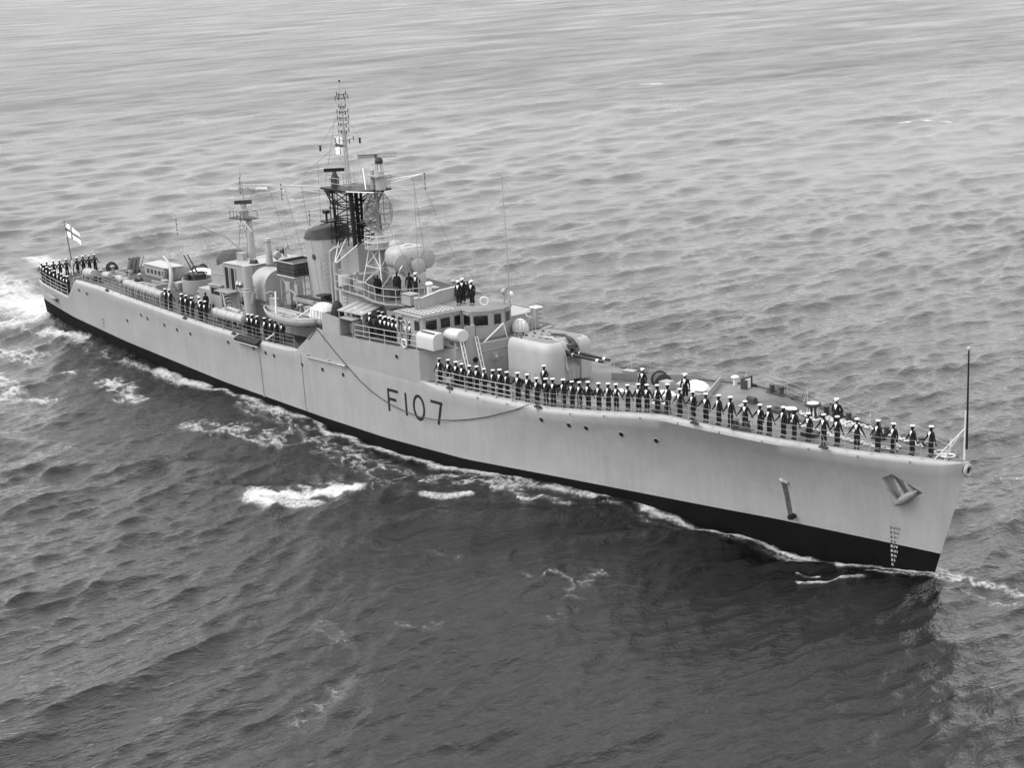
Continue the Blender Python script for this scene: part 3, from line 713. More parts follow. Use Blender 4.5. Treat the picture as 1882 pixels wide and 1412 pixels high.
# height finding dish on its own lattice tower
ht = empty('height_finder_radar', (.2, -.3, 0), parent=ship)
b = MB(); lattice(b, [(-.9, -1.2, 11.3), (1.7, -1.2, 11.3), (1.7, 1.0, 11.3), (-.9, 1.0, 11.3)], [(-.55, -.6, 14.2), (.8, -.6, 14.2), (.8, .6, 14.2), (-.55, .6, 14.2)], 2, .05, .035); b.build('tower', M_['white'], ht)
b = MB(); b.lathe((.1, 0, 0), [(.5, 11.3), (.5, 14.1), (1.25, 14.2), (1.25, 14.3)], 14); b.lathe((.1, 0, 0), [(.72, 14.3), (.72, 14.75), (.4, 14.9), (.32, 15.5)], 14); b.build('tower_trunk', M_['grey'], ht, smooth=True)
b = MB()
for h in (.5, 1.0): b.tube([(.1+1.2*math.cos(t), 1.2*math.sin(t), 14.3+h) for t in np.linspace(0, 2*math.pi, 21)], .03, 4)
for t in np.linspace(0, 2*math.pi, 9): b.tube([(.1+1.2*math.cos(t), 1.2*math.sin(t), 14.3), (.1+1.2*math.cos(t), 1.2*math.sin(t), 15.3)], .03, 4)
b.build('rail', M_['white'], ht)
# dish: elliptical ribbed paraboloid facing forward and to port
b = MB(); A, B_ = 1.05, 1.42
def dp(u, v_): return Vector((.32*(u*u+v_*v_*.8), u*A, v_*B_))
for u in np.linspace(-.86, .86, 5):
    m_ = math.sqrt(1-u*u); b.tube([dp(u, v_) for v_ in np.linspace(-m_, m_, 9)], .04, 4)
for v_ in np.linspace(-.9, .9, 8):
    m_ = math.sqrt(1-v_*v_*.85); b.tube([dp(u, v_) for u in np.linspace(-m_, m_, 9)], .03, 4)
b.tube([dp(math.cos(t), math.sin(t)) for t in np.linspace(0, 2*math.pi, 25)], .045, 5)
for k in range(44):
    v_ = -1+2*(k+.5)/44; m_ = math.sqrt(1-v_*v_); b.tube([dp(u, v_) for u in np.linspace(-m_, m_, 7)], .014, 3)
b.tube([dp(0, 0), (1.0, 0, .1)], .05, 5); b.torus((1.1, 0, .1), .2, .05, 'y', 12, 5); b.tube([(-.25, 0, -1.3), (-.3, 0, .9)], .12, 6); b.box(-.75, -.2, -.25, .25, -.1, .35)
o = b.build('lattice_dish', M_['mesh'], ht); o.scale = (1.12, 1.12, 1.12); o.location = (.1, 0, 17.15); o.rotation_euler = (0, R(-4), R(-26))

# ---- funnel
fn = empty('funnel', (-7.6, 0, 0), parent=ship)
def funnel_sec(z, k): return [(2.2*k*math.cos(t)*(1.0), 1.6*k*math.sin(t)) for t in [2*math.pi*i/36 for i in range(36)]]
b = MB(); v = []; f = []
lev = [(8.3, 1.0), (9.8, 1.0), (11.5, 1.02), (13.2, 1.05), (None, 1.08)]
for z, k in lev:
    for (x, y) in funnel_sec(z, k): v.append((x, y, z if z else 14.3+x*.06))
for a in range(len(lev)-1):
    for i in range(36): f.append((a*36+i, a*36+(i+1) % 36, (a+1)*36+(i+1) % 36, (a+1)*36+i))
b.add(v, f); b.build('funnel_casing', M_['light'], fn, smooth=True)
b = MB(); v = []; f = []
for k, h in ((1.12, -.04), (1.1, .1), (1.02, .36), (.88, .56), (.64, .7), (.35, .78), (.05, .8)):
    for (x, y) in funnel_sec(0, k): v.append((x+(1-k)*.5, y, 14.3+h+x*.06+(.16*(x+2) if k < 1.05 else 0)*(1 if k > .3 else .3)))
for a in range(6):
    for i in range(36): f.append((a*36+i, a*36+(i+1) % 36, (a+1)*36+(i+1) % 36, (a+1)*36+i))
b.add(v, f); b.build('funnel_cap', M_['dark'], fn, smooth=True)
for (loc, tilt, rx, ry) in (((-1.2, -.6, 14.86), (R(22), R(-12), 0), .85, .6), ((.8, -.85, 15.3), (R(30), R(4), 0), .6, .42)):
    b = MB(); b.lathe((0, 0, 0), [(1.06, -.12), (1.06, .05), (.98, .07)], 24, 'z', rx, ry); o = b.build('uptake_rim', M_['dark'], fn, smooth=True); o.location = loc; o.rotation_euler = tilt
    b = MB(); b.add([(rx*.97*math.cos(t), ry*.97*math.sin(t), .075) for t in [2*math.pi*i/24 for i in range(24)]], [tuple(range(24))]); b.build('uptake_opening', M_['black'], o)
b = MB(); b.tube([(2.1*1.02*math.cos(t)*1.01, 1.5*1.02*math.sin(t)*1.01-.0, 10.3) for t in np.linspace(0, 2*math.pi, 30)], .05, 5); b.build('hand_rail_band', M_['white'], fn)
b = MB(); b.cyl((.2, -1.7, 12.8), (.2, -1.45, 12.8), .24, .24, 14); b.build('siren_port', M_['dark'], fn)
b = MB(); b.box(.9, 1.9, -2.2, -1.3, 9.6, 9.75); b.box(1.1, 1.8, -1.9, -1.3, 8.3, 9.6); b.build('funnel_step', M_['dark'], fn)
for x in (1.4, .9): stay('funnel_guy', (x-7.6, -1.45, 14.3), (x-7.6+.1, -1.6, 9.8), 0, .015, 'light', fn).location = (7.6, 0, 0)

# ---- boat deck
b = MB(); b.prism([(-12.2, -3.1), (.0, -3.4), (.0, 3.4), (-12.2, 3.1)], 6.1, 8.3); b.build('boat_deck_house', M_['grey'], ship)
b = MB(); b.prism([(-13.0, -3.9), (.0, -4.2), (.0, 4.2), (-13.0, 3.9)], 8.3, 8.38); b.build('boat_deck', M_['deck'], ship)
# raised float crate
ct = empty('float_crate', (0, 0, 0), parent=ship)
b = MB(); x0, x1, y0, y1, z0, z1 = -11.9, -9.2, -2.6, .2, 11.0, 12.1
for k in range(4):
    z = z0+k*.29; b.box(x0, x1, y0, y0+.06, z, z+.24); b.box(x1-.06, x1, y0+.06, y1, z, z+.24); b.box(x0, x0+.06, y0+.06, y1, z, z+.24); b.box(x0+.06, x1-.06, y1-.06, y1, z, z+.24)
b.box(x0, x1, y0, y1, z0-.08, z0-.01); b.box(x0+.3, x1-.4, y0+.4, y1-.4, z0, z1-.15); b.build('crate_side', M_['dark'], ct)
b = MB(); b.tube([(x0, y0, z1+.03), (x1, y0, z1+.03), (x1, y1, z1+.03), (x0, y1, z1+.03), (x0, y0, z1+.03)], .05, 4); b.tube([(x0, y0, z0-.1), (x1, y0, z0-.1), (x1, y1, z0-.1)], .07, 4)
for x, y in ((x0+.2, y0+.2), (x1-.2, y0+.2), (x1-.2, y1-.2), (x0+.2, y1-.2)): b.tube([(x, y, 8.38), (x, y, z0-.1)], .06, 5)
b.tube([(x0+.2, y0+.2, z0-.1), (x1-.2, y0+.2, 8.6)], .04, 4); b.tube([(x1-.2, y0+.2, z0-.1), (x0+.2, y0+.2, 9.2)], .04, 4); b.build('crate_stand', M_['light'], ct)
b = MB(); b.box(-9.6, -4.2, -2.6, -1.8, 9.15, 9.3); b.build('boat_gangway', M_['dark'], ship, label='dark topped walkway beside the funnel')
b = MB(); b.box(-9.6, -4.2, -2.66, -2.6, 8.95, 9.3)
for x in (-9, -7, -5): b.tube([(x, -2.6, 8.4), (x, -2.6, 9.15)], .05, 5)
b.build('gangway_side', M_['light'], ship)
b = MB(); b.box(-10.6, -9.9, -2.7, -2.55, 8.5, 10.5); b.box(-9.4, -8.9, -2.6, -2.4, 9.5, 10.3); b.build('electrical_cabinet', M_['grey'], ship)
# locker with wire frame beside the covered boat
b = MB()
for x in (-3.6, -2.0):
    for y in (-4.3, -3.3): b.tube([(x, y, 8.38), (x, y, 9.6)], .06, 5)
for z in (8.8, 9.2, 9.6): b.tube([(-3.6, -4.3, z), (-2.0, -4.3, z), (-2.0, -3.3, z), (-3.6, -3.3, z), (-3.6, -4.3, z)], .05, 4)
b.box(-3.5, -2.1, -4.2, -3.4, 9.62, 9.7); b.build('hose_rack', M_['grey'], ship)

# ---- after superstructure
ab = empty('after_superstructure', (0, 0, 0), parent=ship)
b = MB(); v = []; f = []
X0, X1, Yh = -22.8, -16.4, 2.8
prof2 = [(X0, 6.1), (X1, 6.1), (X1, 11.1), (-20.4, 11.0), (-21.2, 10.75), (X0, 10.3)]
b.prismd([(x, -Yh, z) for x, z in prof2], (0, 2*Yh, 0)); b.build('deckhouse', M_['grey'], ab)
b = MB(); b.prismd([(X1+.1, -Yh-.1, 11.1), (-20.4, -Yh-.1, 11.0), (-20.4, Yh+.1, 11.0), (X1+.1, Yh+.1, 11.1)], (0, 0, .07)); b.build('roof', M_['light'], ab)
for xa, xb in ((-20.2, -19.5), (-19.2, -18.5)):
    b = MB(); b.box(xa, xb, -Yh-.025, -Yh, 8.75, 10.65); o = b.build('doorway', M_['black'], ab)
    b = MB(); b.box(xb-.04, xb+.06, -Yh-.12, -Yh, 8.7, 10.7); b.box(xa-.08, xa, -Yh-.1, -Yh, 8.7, 10.7); b.build('door_frame', M_['light'], o)
b = MB(); b.box(-20.6, -18.2, -3.9, -2.8, 8.62, 8.7); b.build('landing', M_['grey'], ab)
# ladder
lad = MB()
p0, p1 = Vector((-19.6, -3.4, 8.6)), Vector((-18.3, -3.8, 6.2))
for dy in (-.33, .33): lad.prismd([p0+Vector((-.02, dy, 0)), p1+Vector((-.02, dy, 0)), p1+Vector((.2, dy, 0)), p0+Vector((.2, dy, 0))], (0, .04, 0))
lad.build('ladder', M_['light'], ab)
st = MB()
for k in range(9): q_ = p0.lerp(p1, (k+.5)/9); st.box(q_.x-.05, q_.x+.22, q_.y-.32, q_.y+.32, q_.z-.02, q_.z+.02)
st.build('ladder_tread', M_['dark'], ab)
for x0 in (-17.6, -20.9):
    b = MB()
    for k in range(5): b.tube([(x0, -2.84, 6.9+k*.4), (x0+.12, -2.98, 6.86+k*.4), (x0+.4, -2.98, 6.86+k*.4), (x0+.52, -2.84, 6.9+k*.4)], .035, 4)
    b.build('rungs', M_['white'], ab)
b = MB(); b.box(-18.2, -17.2, -2.95, -2.8, 9.1, 9.3); b.build('shelf', M_['dark'], ab)
for x in (-18.0, -17.5): MB().lathe((x, -2.98, 9.4), [(.18, 0), (.1, .18), (.05, .3)], 10).build('lamp', M_['white'], ab)
b = MB(); b.cyl((-17.0, -3.3, 8.1), (-16.5, -3.3, 8.0), .28, .28, 12); b.tube([(-17.1, -2.8, 8.2), (-17.0, -3.2, 8.3), (-16.9, -3.3, 8.7)], .06, 5); b.build('hose_reel', M_['dark'], ab)
# low house abaft
b = MB(); b.box(-25.2, -22.8, -2.9, 1.0, 6.3, 8.2); b.box(-22.8, -20.8, -3.1, -2.8, 6.2, 8.8); b.prismd([(-22.9, -3.2, 8.8), (-20.7, -3.2, 8.85), (-20.7, -2.7, 8.9), (-22.9, -1.5, 8.9)], (0, 0, .06)); b.build('low_house', M_['grey'], ab)
b = MB(); b.box(-22.5, -22.0, -3.13, -3.1, 8.0, 8.6); b.box(-21.9, -21.1, -3.13, -3.1, 8.0, 8.6); b.build('window', M_['black'], ab)
b = MB()
for x in (-24.8, -24.1, -23.4, -22.6): b.box(x, x+.35, -3.1, -2.9, 6.5, 7.0)
b.build('locker', M_['grey'], ab)
# ventilator trunk with rounded top and kingpost
b = MB(); pr_ = [(-15.2, 8.6)]+[(-15.2+1.6*(1-math.cos(t)), 9.7+1.25*math.sin(t)) for t in np.linspace(0, math.pi/2, 8)]+[(-13.6+.15, 10.95), (-13.45, 8.6)]
pr_ = [(x, z) for x, z in pr_]
qv = [(-2.9, 8.4)]+[(-2.9+1.5*(1-math.cos(t)), 9.6+1.35*math.sin(t)) for t in np.linspace(0, math.pi/2, 9)]+[(-.9, 10.95), (-.9, 8.4)]
b.prismd([(-15.9, y, z) for y, z in qv], (2.3, 0, 0)); b.build('rounded_ventilator', M_['light'], ab, smooth=True)
b = MB(); b.lathe((-14.9, -3.75, 0), [(.5, 6.2), (.5, 9.3), (.42, 9.4), (.42, 11.55), (.36, 11.6)], 18); b.build('kingpost', M_['light'], ab, smooth=True)
b = MB(); b.tube([(-14.9+.55*math.cos(t), -3.75+.55*math.sin(t), 9.55) for t in np.linspace(0, 2*math.pi, 17)], .05, 5); b.cyl((-14.5, -3.75, 8.2), (-14.35, -3.6, 9.2), .22, .22, 8); b.build('kingpost_band', M_['grey'], ab)
# covered director aft
b = MB(); b.ell((-24.2, .6, 10.1), 2.4, 1.4, 1.2, 20, 8, -.25); o = b.build('covered_director', M_['canvas'], ship, smooth=True, label='canvas covered after director'); 
b = MB(); b.cyl((-25.0, .6, 6.3), (-25.0, .6, 9.8), 1.1, 1.1, 16); b.build('director_pedestal', M_['grey'], ship, smooth=True)
# mainmast
mm = empty('mainmast', (-20.0, 0, 0), parent=ship)
b = MB(); b.lathe((0, 0, 0), [(.34, 11.1), (.3, 13.4), (.22, 14.6)], 14); b.build('mast_pole', M_['light'], mm, smooth=True)
b = MB(); b.tube([(0, 0, 11.2), (-1.4, 0, 14.7)], .03, 4)
for s in (-1, 1): b.tube([(-1.6, s*.5, 11.2), (-1.0, s*.3, 14.6)], .035, 4); b.tube([(-.2, s*.3, 11.9), (-1.3, s*.4, 14.2)], .025, 4)
for k in range(5): b.tube([(-1.55+k*.1, -.48, 11.7+k*.55), (-1.55+k*.1, .48, 11.7+k*.55)], .02, 4)
b.build('mast_strut', M_['grey'], mm)
b = MB(); b.prism([(-2.2, -.8), (.4, -.8), (.4, .8), (-2.2, .8)], 14.6, 14.68)
for x, y in ((-2.1, -.7), (-1.5, -.7), (-.9, -.7), (-.3, -.7), (.3, -.7), (-2.1, .7), (-1.2, .7), (.3, .7)): b.tube([(x, y, 14.68), (x, y, 15.3)], .03, 4)
b.tube([(-2.1, -.7, 15.3), (.3, -.7, 15.3), (.3, .7, 15.3), (-2.1, .7, 15.3)], .02, 4); b.build('mast_platform', M_['dark'], mm)
b = MB(); b.lathe((-.8, 0, 0), [(.42, 14.68), (.42, 15.4), (.3, 15.5), (.26, 15.9)], 12); b.build('radar_pedestal', M_['grey'], mm, smooth=True)
o = MB().box(-.78, .78, -.13, .13, -.17, .17).build('scanner', M_['dark'], mm); o.location = (-.8, 0, 16.1); o.rotation_euler = (0, 0, R(50))
b = MB(); b.tube([(-.2, -.3, 11.3), (-1.0, -2.0, 13.2), (-1.6, -4.2, 14.4)], .045, 5); b.tube([(.2, -.8, 14.65), (2.6, -1.4, 13.9)], .05, 5)
b.tube([(.3, .5, 14.7), (3.0, 2.6, 14.6)], .03, 4); b.tube([(3.0, 2.6, 14.6), (4.1, 3.6, 14.6)], .025, 4); b.tube([(.3, 0, 13.5), (3.0, 2.6, 14.6)], .02, 4)
b.build('yard', M_['grey'], mm)
for p in ((4.2, 3.7, 14.6), (-3.2, -5.6, 14.4)): inst('dipole_aerial', DIP, mm, p)
MB().tube([(-.9, .2, 15.9), (-1.25, .2, 18.8)], [.025, .014], 4).build('whip_aerial', M_['dark'], mm)
b = MB(); b.lathe((4.3, -.9, 0), [(.34, 11.15), (.22, 13.1), (.3, 13.2), (.26, 13.45)], 12); b.tube([(4.3, -.9, 13.4), (4.3, -.9, 14.5)], .02, 4); b.build('direction_finder_post', M_['light'], mm, smooth=True)
b = MB(); b.lathe((5.1, -.6, 12.0), [(.3, -.3), (.4, 0), (.3, .3)], 12, 'x'); b.lathe((3.7, -.7, 12.2), [(.02, -.3), (.25, .25)], 10, 'x'); b.cyl((5.1, -.6, 11.1), (5.1, -.6, 11.8), .15, .1, 8); b.build('searchlight', M_['grey'], mm, smooth=True)

# ---- 40 mm gun in its tub
gt = empty('anti_aircraft_gun', (-30.6, 0.2, 6.45), parent=ship)
b = MB(); n = 22
b.lathe((0, 0, 0), [(1.55, .0), (1.55, 1.5), (1.47, 1.5), (1.47, .5)], n); b.build('gun_tub', M_['grey'], gt, smooth=True)
b = MB(); b.lathe((0, 0, 0), [(.6, .3), (.5, 1.3)], 12); b.box(-.6, .5, -.6, .6, 1.3, 1.8); b.box(-.9, -.3, -.95, -.6, 1.2, 1.9); b.box(-.9, -.3, .6, .95, 1.2, 1.9); b.tube([(.7*math.cos(t), -.9+.0*t, 1.5+.5*math.sin(t)) for t in np.linspace(0, math.pi, 9)], .05, 5); b.tube([(.9*math.cos(t), .9*math.sin(t), 1.9) for t in np.linspace(0, 2*math.pi, 13)], .06, 5); b.build('gun_mount', M_['dark'], gt)
for y in (-.2, .2):
    b = MB(); b.tube([(-.2, y, 1.7), (-.9, y, 2.4), (-2.0, y, 3.5)], [.1, .07, .05], 7); b.build('gun_barrel', M_['steel'], gt)
b = MB(); b.prism([(-2.2, -1.4), (-1.5, -1.4), (-1.5, 1.4), (-2.2, 1.4)], 0, 1.0); b.build('ammunition_locker', M_['grey'], gt)

# ---- mortar well and mortars
mw = empty('mortar_well', (0, 0, 0), parent=ship)
b = MB(); b.box(-41.2, -36.6, .2, 2.0, 6.9, 8.1); b.box(-36.6, -32.4, -1.6, -1.5, 6.5, 7.3); b.box(-36.2, -33.2, -3.0, -2.9, 6.4, 7.35); b.box(-33.2, -33.1, -3.0, 2.5, 6.4, 7.35)
b.box(-44.5, -42.2, -1.4, -1.3, 6.8, 7.25); b.build('well_coaming', M_['grey'], mw)
b = MB(); b.box(-41.3, -36.5, .1, 2.1, 8.1, 8.16); b.tube([(-36.2, -2.95, 7.38), (-33.1, -2.95, 7.38), (-33.1, 2.4, 7.38)], .06, 4); b.tube([(-44.6, -2.2, 7.0), (-43, -2.3, 7.05), (-42, -1.9, 6.95), (-40.5, -1.8, 7.0)], .09, 5); b.build('well_edge', M_['light'], mw)
b = MB()
for k in range(5): b.box(-40.6+k*.75, -40.3+k*.75, .14, .2, 7.3, 7.7)
b.build('vent', M_['dark'], mw)
def mortar(x, y, z, nm):
    g = empty('mortar', (x, y, z), parent=ship); g['label'] = nm
    b = MB(); b.lathe((0, 0, 0), [(.7, 0), (.75, .3), (.5, .5)], 14); b.box(-.15, .15, -.85, .85, .3, .9); b.build('mortar_mount', M_['dark'], g)
    for k in (-1, 0, 1):
        b = MB(); b.cyl((-.15, k*.46, .35), (.45, k*.46+.1, 2.2), .21, .21, 14); o = b.build('mortar_barrel', M_['mesh'], g, smooth=True)
        MB().cyl((.45, k*.46+.1, 2.19), (.47, k*.46+.105, 2.26), .18, .18, 12).build('muzzle_cover', M_['dark'], o)
    b = MB(); b.tube([(-.1, .7, .4), (.7, 1.1, 2.3)], .05, 5); b.tube([(.7, 1.1, 2.3), (.3, .4, 2.25)], .03, 4); b.build('loading_rod', M_['mesh'], g)
mortar(-43.3, -.1, 6.3, 'after three barrelled mortar'); mortar(-35.9, -.2, 6.1, 'forward three barrelled mortar')

# curved davit, boom and ropes on the side
b = MB(); b.tube([(-26.3, -5.3, 6.35), (-26.2, -5.3, 8.2), (-26.0, -5.2, 8.9), (-26.2, -5.0, 9.6), (-27.0, -4.6, 10.2), (-28.2, -4.2, 10.55), (-30.0, -3.6, 10.7)], [.26, .24, .2, .18, .15, .12, .08], 10); b.build('curved_davit', M_['light'], ship, smooth=True)
b = MB(); b.tube([(-2.6, -6.36, 5.85), (3.0, -6.36, 5.95)], .06, 6)
for x in (-2.4, .6, 2.4): b.box(x-.08, x+.08, -6.4, -6.2, 5.82, 6.05)
b.cyl((2.1, -6.4, 5.95), (3.1, -6.4, 5.97), .11, .11, 6); b.build('boat_boom', M_['light'], hull)
rp_ = [(-.8, 8.4), (1.2, 7.1), (3.2, 5.9), (4.6, 5.1), (6.0, 4.5), (7.4, 4.08), (8.7, 3.8), (10.4, 3.58), (12.1, 3.48), (14.1, 3.6), (16.1, 3.88), (18, 4.3), (20.0, 4.85), (23.0, 5.9), (24.5, 6.55)]
b = MB(); b.tube([(x, -(max(hull_y(x, min(z, 6.2)), 6.2 if x < 15 else 0)+.07), z) for x, z in rp_], .035, 5); tag(b.build('boat_rope', M_['drope']), 'long dark rope looping along the hull below the bridge and across F107', 'rope')
b = MB(); b.tube([(-2.2, -6.25, 7.3), (-.8, -6.27, 8.4)], .03, 4); b.build('rope_lead', M_['drope'], ship)

# ---- gun turret
tu = empty('gun_turret', (20.5, -.15, 6.62), parent=ship); tu.rotation_euler.z = R(-1)
def lobe(y0, y1, xf, xb, z1, nm='gunhouse'):
    pass
b = MB()
# gunhouse outline, cut back between the barrels
ol = [(-2.55, -1.9), (-2.2, -2.15), (1.55, -2.25), (2.15, -2.1), (2.45, -1.75), (2.5, -.8), (1.5, -.75), (1.5, .75), (2.5, .8), (2.45, 1.75), (2.15, 2.1), (1.55, 2.25), (-2.2, 2.15), (-2.55, 1.9)]
def scale_ol(kx, ky, dx=0): return [(x*kx+dx, y*ky if abs(y) > .9 else y) for x, y in ol]
lv = [(0.25, 1, 1, 0), (2.45, 1, 1, 0), (2.7, .99, .985, 0), (2.95, .965, .95, -.02), (3.12, .92, .89, -.04), (3.2, .86, .81, -.06)]
v = []; f = []; n = len(ol)
for z, kx, ky, dx in lv:
    for i, (x, y) in enumerate(scale_ol(kx, ky, dx)):
        zz = z
        if z > 2.4 and x < -1: zz = z-.1
        v.append((x, y, zz))
for a in range(len(lv)-1):
    for i in range(n): f.append((a*n+i, a*n+(i+1) % n, (a+1)*n+(i+1) % n, (a+1)*n+i))
top = (len(lv)-1)*n
f += [(top+0, top+1, top+2, top+6, top+7, top+11, top+12, top+13), (top+2, top+3, top+4, top+5, top+6), (top+7, top+8, top+9, top+10, top+11)]
b.add(v, f); gh = b.build('gunhouse', M_['light'], tu, smooth=True)
rp2 = scale_ol(.84, .79, -.06); b = MB(); b.add([(x, y, (3.204 if x >= -1 else 3.104)+.008) for x, y in rp2], [(0, 1, 2, 6, 7, 11, 12, 13), (2, 3, 4, 5, 6), (7, 8, 9, 10, 11)]); b.build('roof_plate', M_['deckl'], gh)
b = MB(); b.lathe((0, 0, 0), [(2.0, -.1), (2.0, .28)], 28); b.build('turret_ring', M_['dark'], tu)
b = MB(); q_ = [(1.2, z) for z in (0.3,)]
b.prismd([(2.35, -.78, .3), (2.35, .78, .3), (2.35, .78, 1.15), (2.35, -.78, 1.15)], (-.1, 0, 0))
b.prismd([(2.3, -.78, 1.15), (2.3, .78, 1.15), (1.45, .78, 1.75), (1.45, -.78, 1.75)], (-.05, 0, -.05))
for y in (-.4, 0, .4): b.tube([(2.37, y, .35), (2.37, y, 1.1)], .02, 4)
b.build('apron_plate', M_['grey'], tu)
b = MB(); b.ell((1.2, 0, 2.25), .95, .7, .85, 16, 8); b.build('mantlet', M_['grey'], tu, smooth=True)
b = MB()
for s in (-.62,):
    b.tube([(.1, s, 3.22), (1.0, s, 3.3), (1.6, s, 3.15), (2.2, s, 2.6), (2.4, s, 2.1), (2.45, s, 1.6), (2.6, s, 1.15)], .1, 6)
b.build('barrel_port_rim', M_['light'], tu, smooth=True)
b = MB(); b.tube([(-.1, .3, 3.2), (1.0, .55, 3.26), (1.7, .62, 3.05), (2.2, .66, 2.6)], .14, 6); b.box(1.9, 2.25, -.05, .5, 2.55, 2.85); b.build('barrel_port_cover', M_['canvas'], tu)
for s in (-.33, .33):
    b = MB(); b.lathe((0, s, 2.28), [(.22, 1.5), (.22, 2.3), (.14, 2.4), (.1, 5.3), (.11, 5.32), (.11, 5.75), (.085, 5.8), (.085, 6.05), (.06, 6.05)], 14, 'x'); o = b.build('gun_barrel', M_['steel'], tu, smooth=True)
    MB().lathe((0, s, 2.28), [(.122, 5.4), (.122, 5.66)], 14, 'x').build('muzzle_band', M_['white'], o)
    MB().lathe((0, s, 2.28), [(.15, 2.9), (.15, 2.97)], 14, 'x').build('barrel_ring', M_['white'], o)
b = MB()
for k in range(4):
    for j in range(3): b.box(-1.7+k*.75, -1.45+k*.75, -.9+j*.8, -.84+j*.8, 3.2-.1*(k < 1), 3.235)
b.build('roof_grab_rail', M_['dark'], gh)
b = MB(); b.tube([(-1.7, -1.0, 3.0), (-1.7, -1.05, 3.4), (-1.4, -1.4, 3.45), (-1.15, -1.8, 3.0)], .06, 5); b.box(-2.3, -1.8, -1.6, -1.0, 2.9, 3.15); b.box(-.2, -.1, -1.9, -1.8, 3.0, 3.12); b.build('sight_hood', M_['dark'], tu)
b = MB()
for k in range(6): b.tube([(-1.9+k*.7, -2.2-.008*k, .35), (-1.9+k*.7, -2.25, .95)], .012, 4); b.tube([(-1.9+k*.7, -2.25, .95), (-1.6+k*.7, -2.25, .95)], .012, 4)
b.build('side_grab_rail', M_['grey'], gh)
# breakwaters, hatches and fittings on the forecastle
b = MB()
def bw_(x0, y0, x1, y1, h): 
    z0 = dz(x0, y0)-.05; z1 = dz(x1, y1)-.05
    b.add([(x0, y0, z0), (x1, y1, z1), (x1, y1, z1+h), (x0, y0, z0+h), (x0+.08, y0, z0), (x1+.08, y1, z1), (x1+.08, y1, z1+h), (x0+.08, y0, z0+h)], [(0, 1, 2, 3), (4, 7, 6, 5), (3, 2, 6, 7), (0, 4, 5, 1), (0, 3, 7, 4), (1, 5, 6, 2)])
bw_(36.2, -.3, 33.2, 4.2, .55); bw_(36.2, -.3, 35.2, -2.3, .5)
b.build('breakwater', M_['grey'], ship)
b = MB()
bw_(24.0, 2.6, 30.5, 4.6, .5)
b.build('spurnwater', M_['deckl'], ship)
def part_box(nm, x, y, lx, ly, h, m='dark', rz=0):
    bb = MB(); bb.box(-lx/2, lx/2, -ly/2, ly/2, 0, h); o = bb.build(nm, M_[m], ship, bevel=.03); o.location = (x, y, dz(x, y)-.02); o.rotation_euler.z = rz; return o
b = MB(); b.tube([(x, hbd(x)-.32, zdk(x)+.1) for x in np.arange(22, 55.6, 1.2)], .06, 5); b.build('deck_edge_bar', M_['dark'], ship)
part_box('hatch', 29.6, -1.0, 1.0, .9, .3, 'deckl'); part_box('hatch', 33.5, -1.9, .9, .9, .28, 'deckl'); part_box('vent_box', 31.0, 1.2, .8, .8, .7, 'grey')
part_box('bollard_bed', 41.5, -3.0, 1.5, .5, .12)
bo = MB(); bo.cyl((-.4, 0, 0), (-.4, 0, .5), .17, .17, 12); bo.cyl((.4, 0, 0), (.4, 0, .5), .17, .17, 12); bo.cyl((-.4, 0, .5), (-.4, 0, .56), .21, .21, 12); bo.cyl((.4, 0, .5), (.4, 0, .56), .21, .21, 12); bo.box(-.75, .75, -.22, .22, 0, .08); BO = bo.mesh('bollards', M_['dark'])
for x, y in ((42.0, -3.35), (49.0, 1.6), (44.2, 2.6), (45.4, 2.5), (52.0, 1.0), (35.8, -4.1), (-42, -4.6), (-16, -5.3), (38.5, 4.0)): inst('bollards', BO, ship, (x, y, zdk(x)+.03), R(-12 if x > 40 else 0)*(1 if y > 0 else -1))
# vent cowls / mushroom heads
b = MB(); b.cyl((34.6, 4.2, 7.5), (34.6, 4.2, 8.1), .14, .14, 8); b.ell((34.6, 4.2, 8.15), .3, .3, .14, 12, 4, 0); b.build('mushroom_vent', M_['white'], ship)
b = MB(); b.box(36.0, 36.1, 3.2, 4.3, 7.65, 8.5); b.box(36.1, 36.6, 3.2, 3.26, 7.65, 8.45); b.build('spray_screen', M_['dark'], ship)
b = MB(); b.box(36.12, 36.2, 3.5, 4.0, 7.75, 8.4); b.build('notice_board', M_['white'], ship)
# two capstans with their whelps
def capstan(x, y):
    g = empty('capstan', (x, y, dz(x, y)), parent=ship)
    b = MB(); b.lathe((0, 0, 0), [(.62, 0), (.62, .08), (.3, .1), (.26, .35), (.34, .62), (.52, .7), (.52, .82), (.45, .86)], 18); b.build('capstan_barrel', M_['dark'], g, smooth=True)
    b = MB()
    for k in range(8):
        t = k*math.pi/4; c_, s_ = math.cos(t), math.sin(t); b.tube([(.42*c_, .42*s_, .1), (.3*c_, .3*s_, .4), (.38*c_, .38*s_, .7)], .05, 5)
    b.lathe((0, 0, 0), [(.44, .72), (.45, .8), (.36, .88)], 18); b.build('whelp', M_['white'], g)
capstan(43.3, -.2); capstan(43.5, 1.7)
# jackstaff
b = MB(); b.cyl((56.2, 0, 8.35), (56.2, 0, 14.2), .07, .045, 8); b.build('jackstaff', M_['black'], ship)
b = MB(); b.ell((56.2, 0, 14.28), .13, .13, .14); b.build('jackstaff_truck', M_['light'], ship)
b = MB(); b.tube([(56.05, 0, 7.5), (56.1, 0, 10.6)], .06, 6); b.tube([(54.4, -.5, 7.5), (56.1, 0, 9.6)], .045, 5); b.tube([(54.4, .5, 7.5), (56.1, 0, 9.6)], .045, 5); b.tube([(55.0, -.4, 7.5), (55.4, -.2, 8.8)], .035, 5); b.tube([(54.8, .35, 7.5), (54.9, .3, 8.6)], .035, 5); b.build('jackstaff_brace', M_['white'], ship)
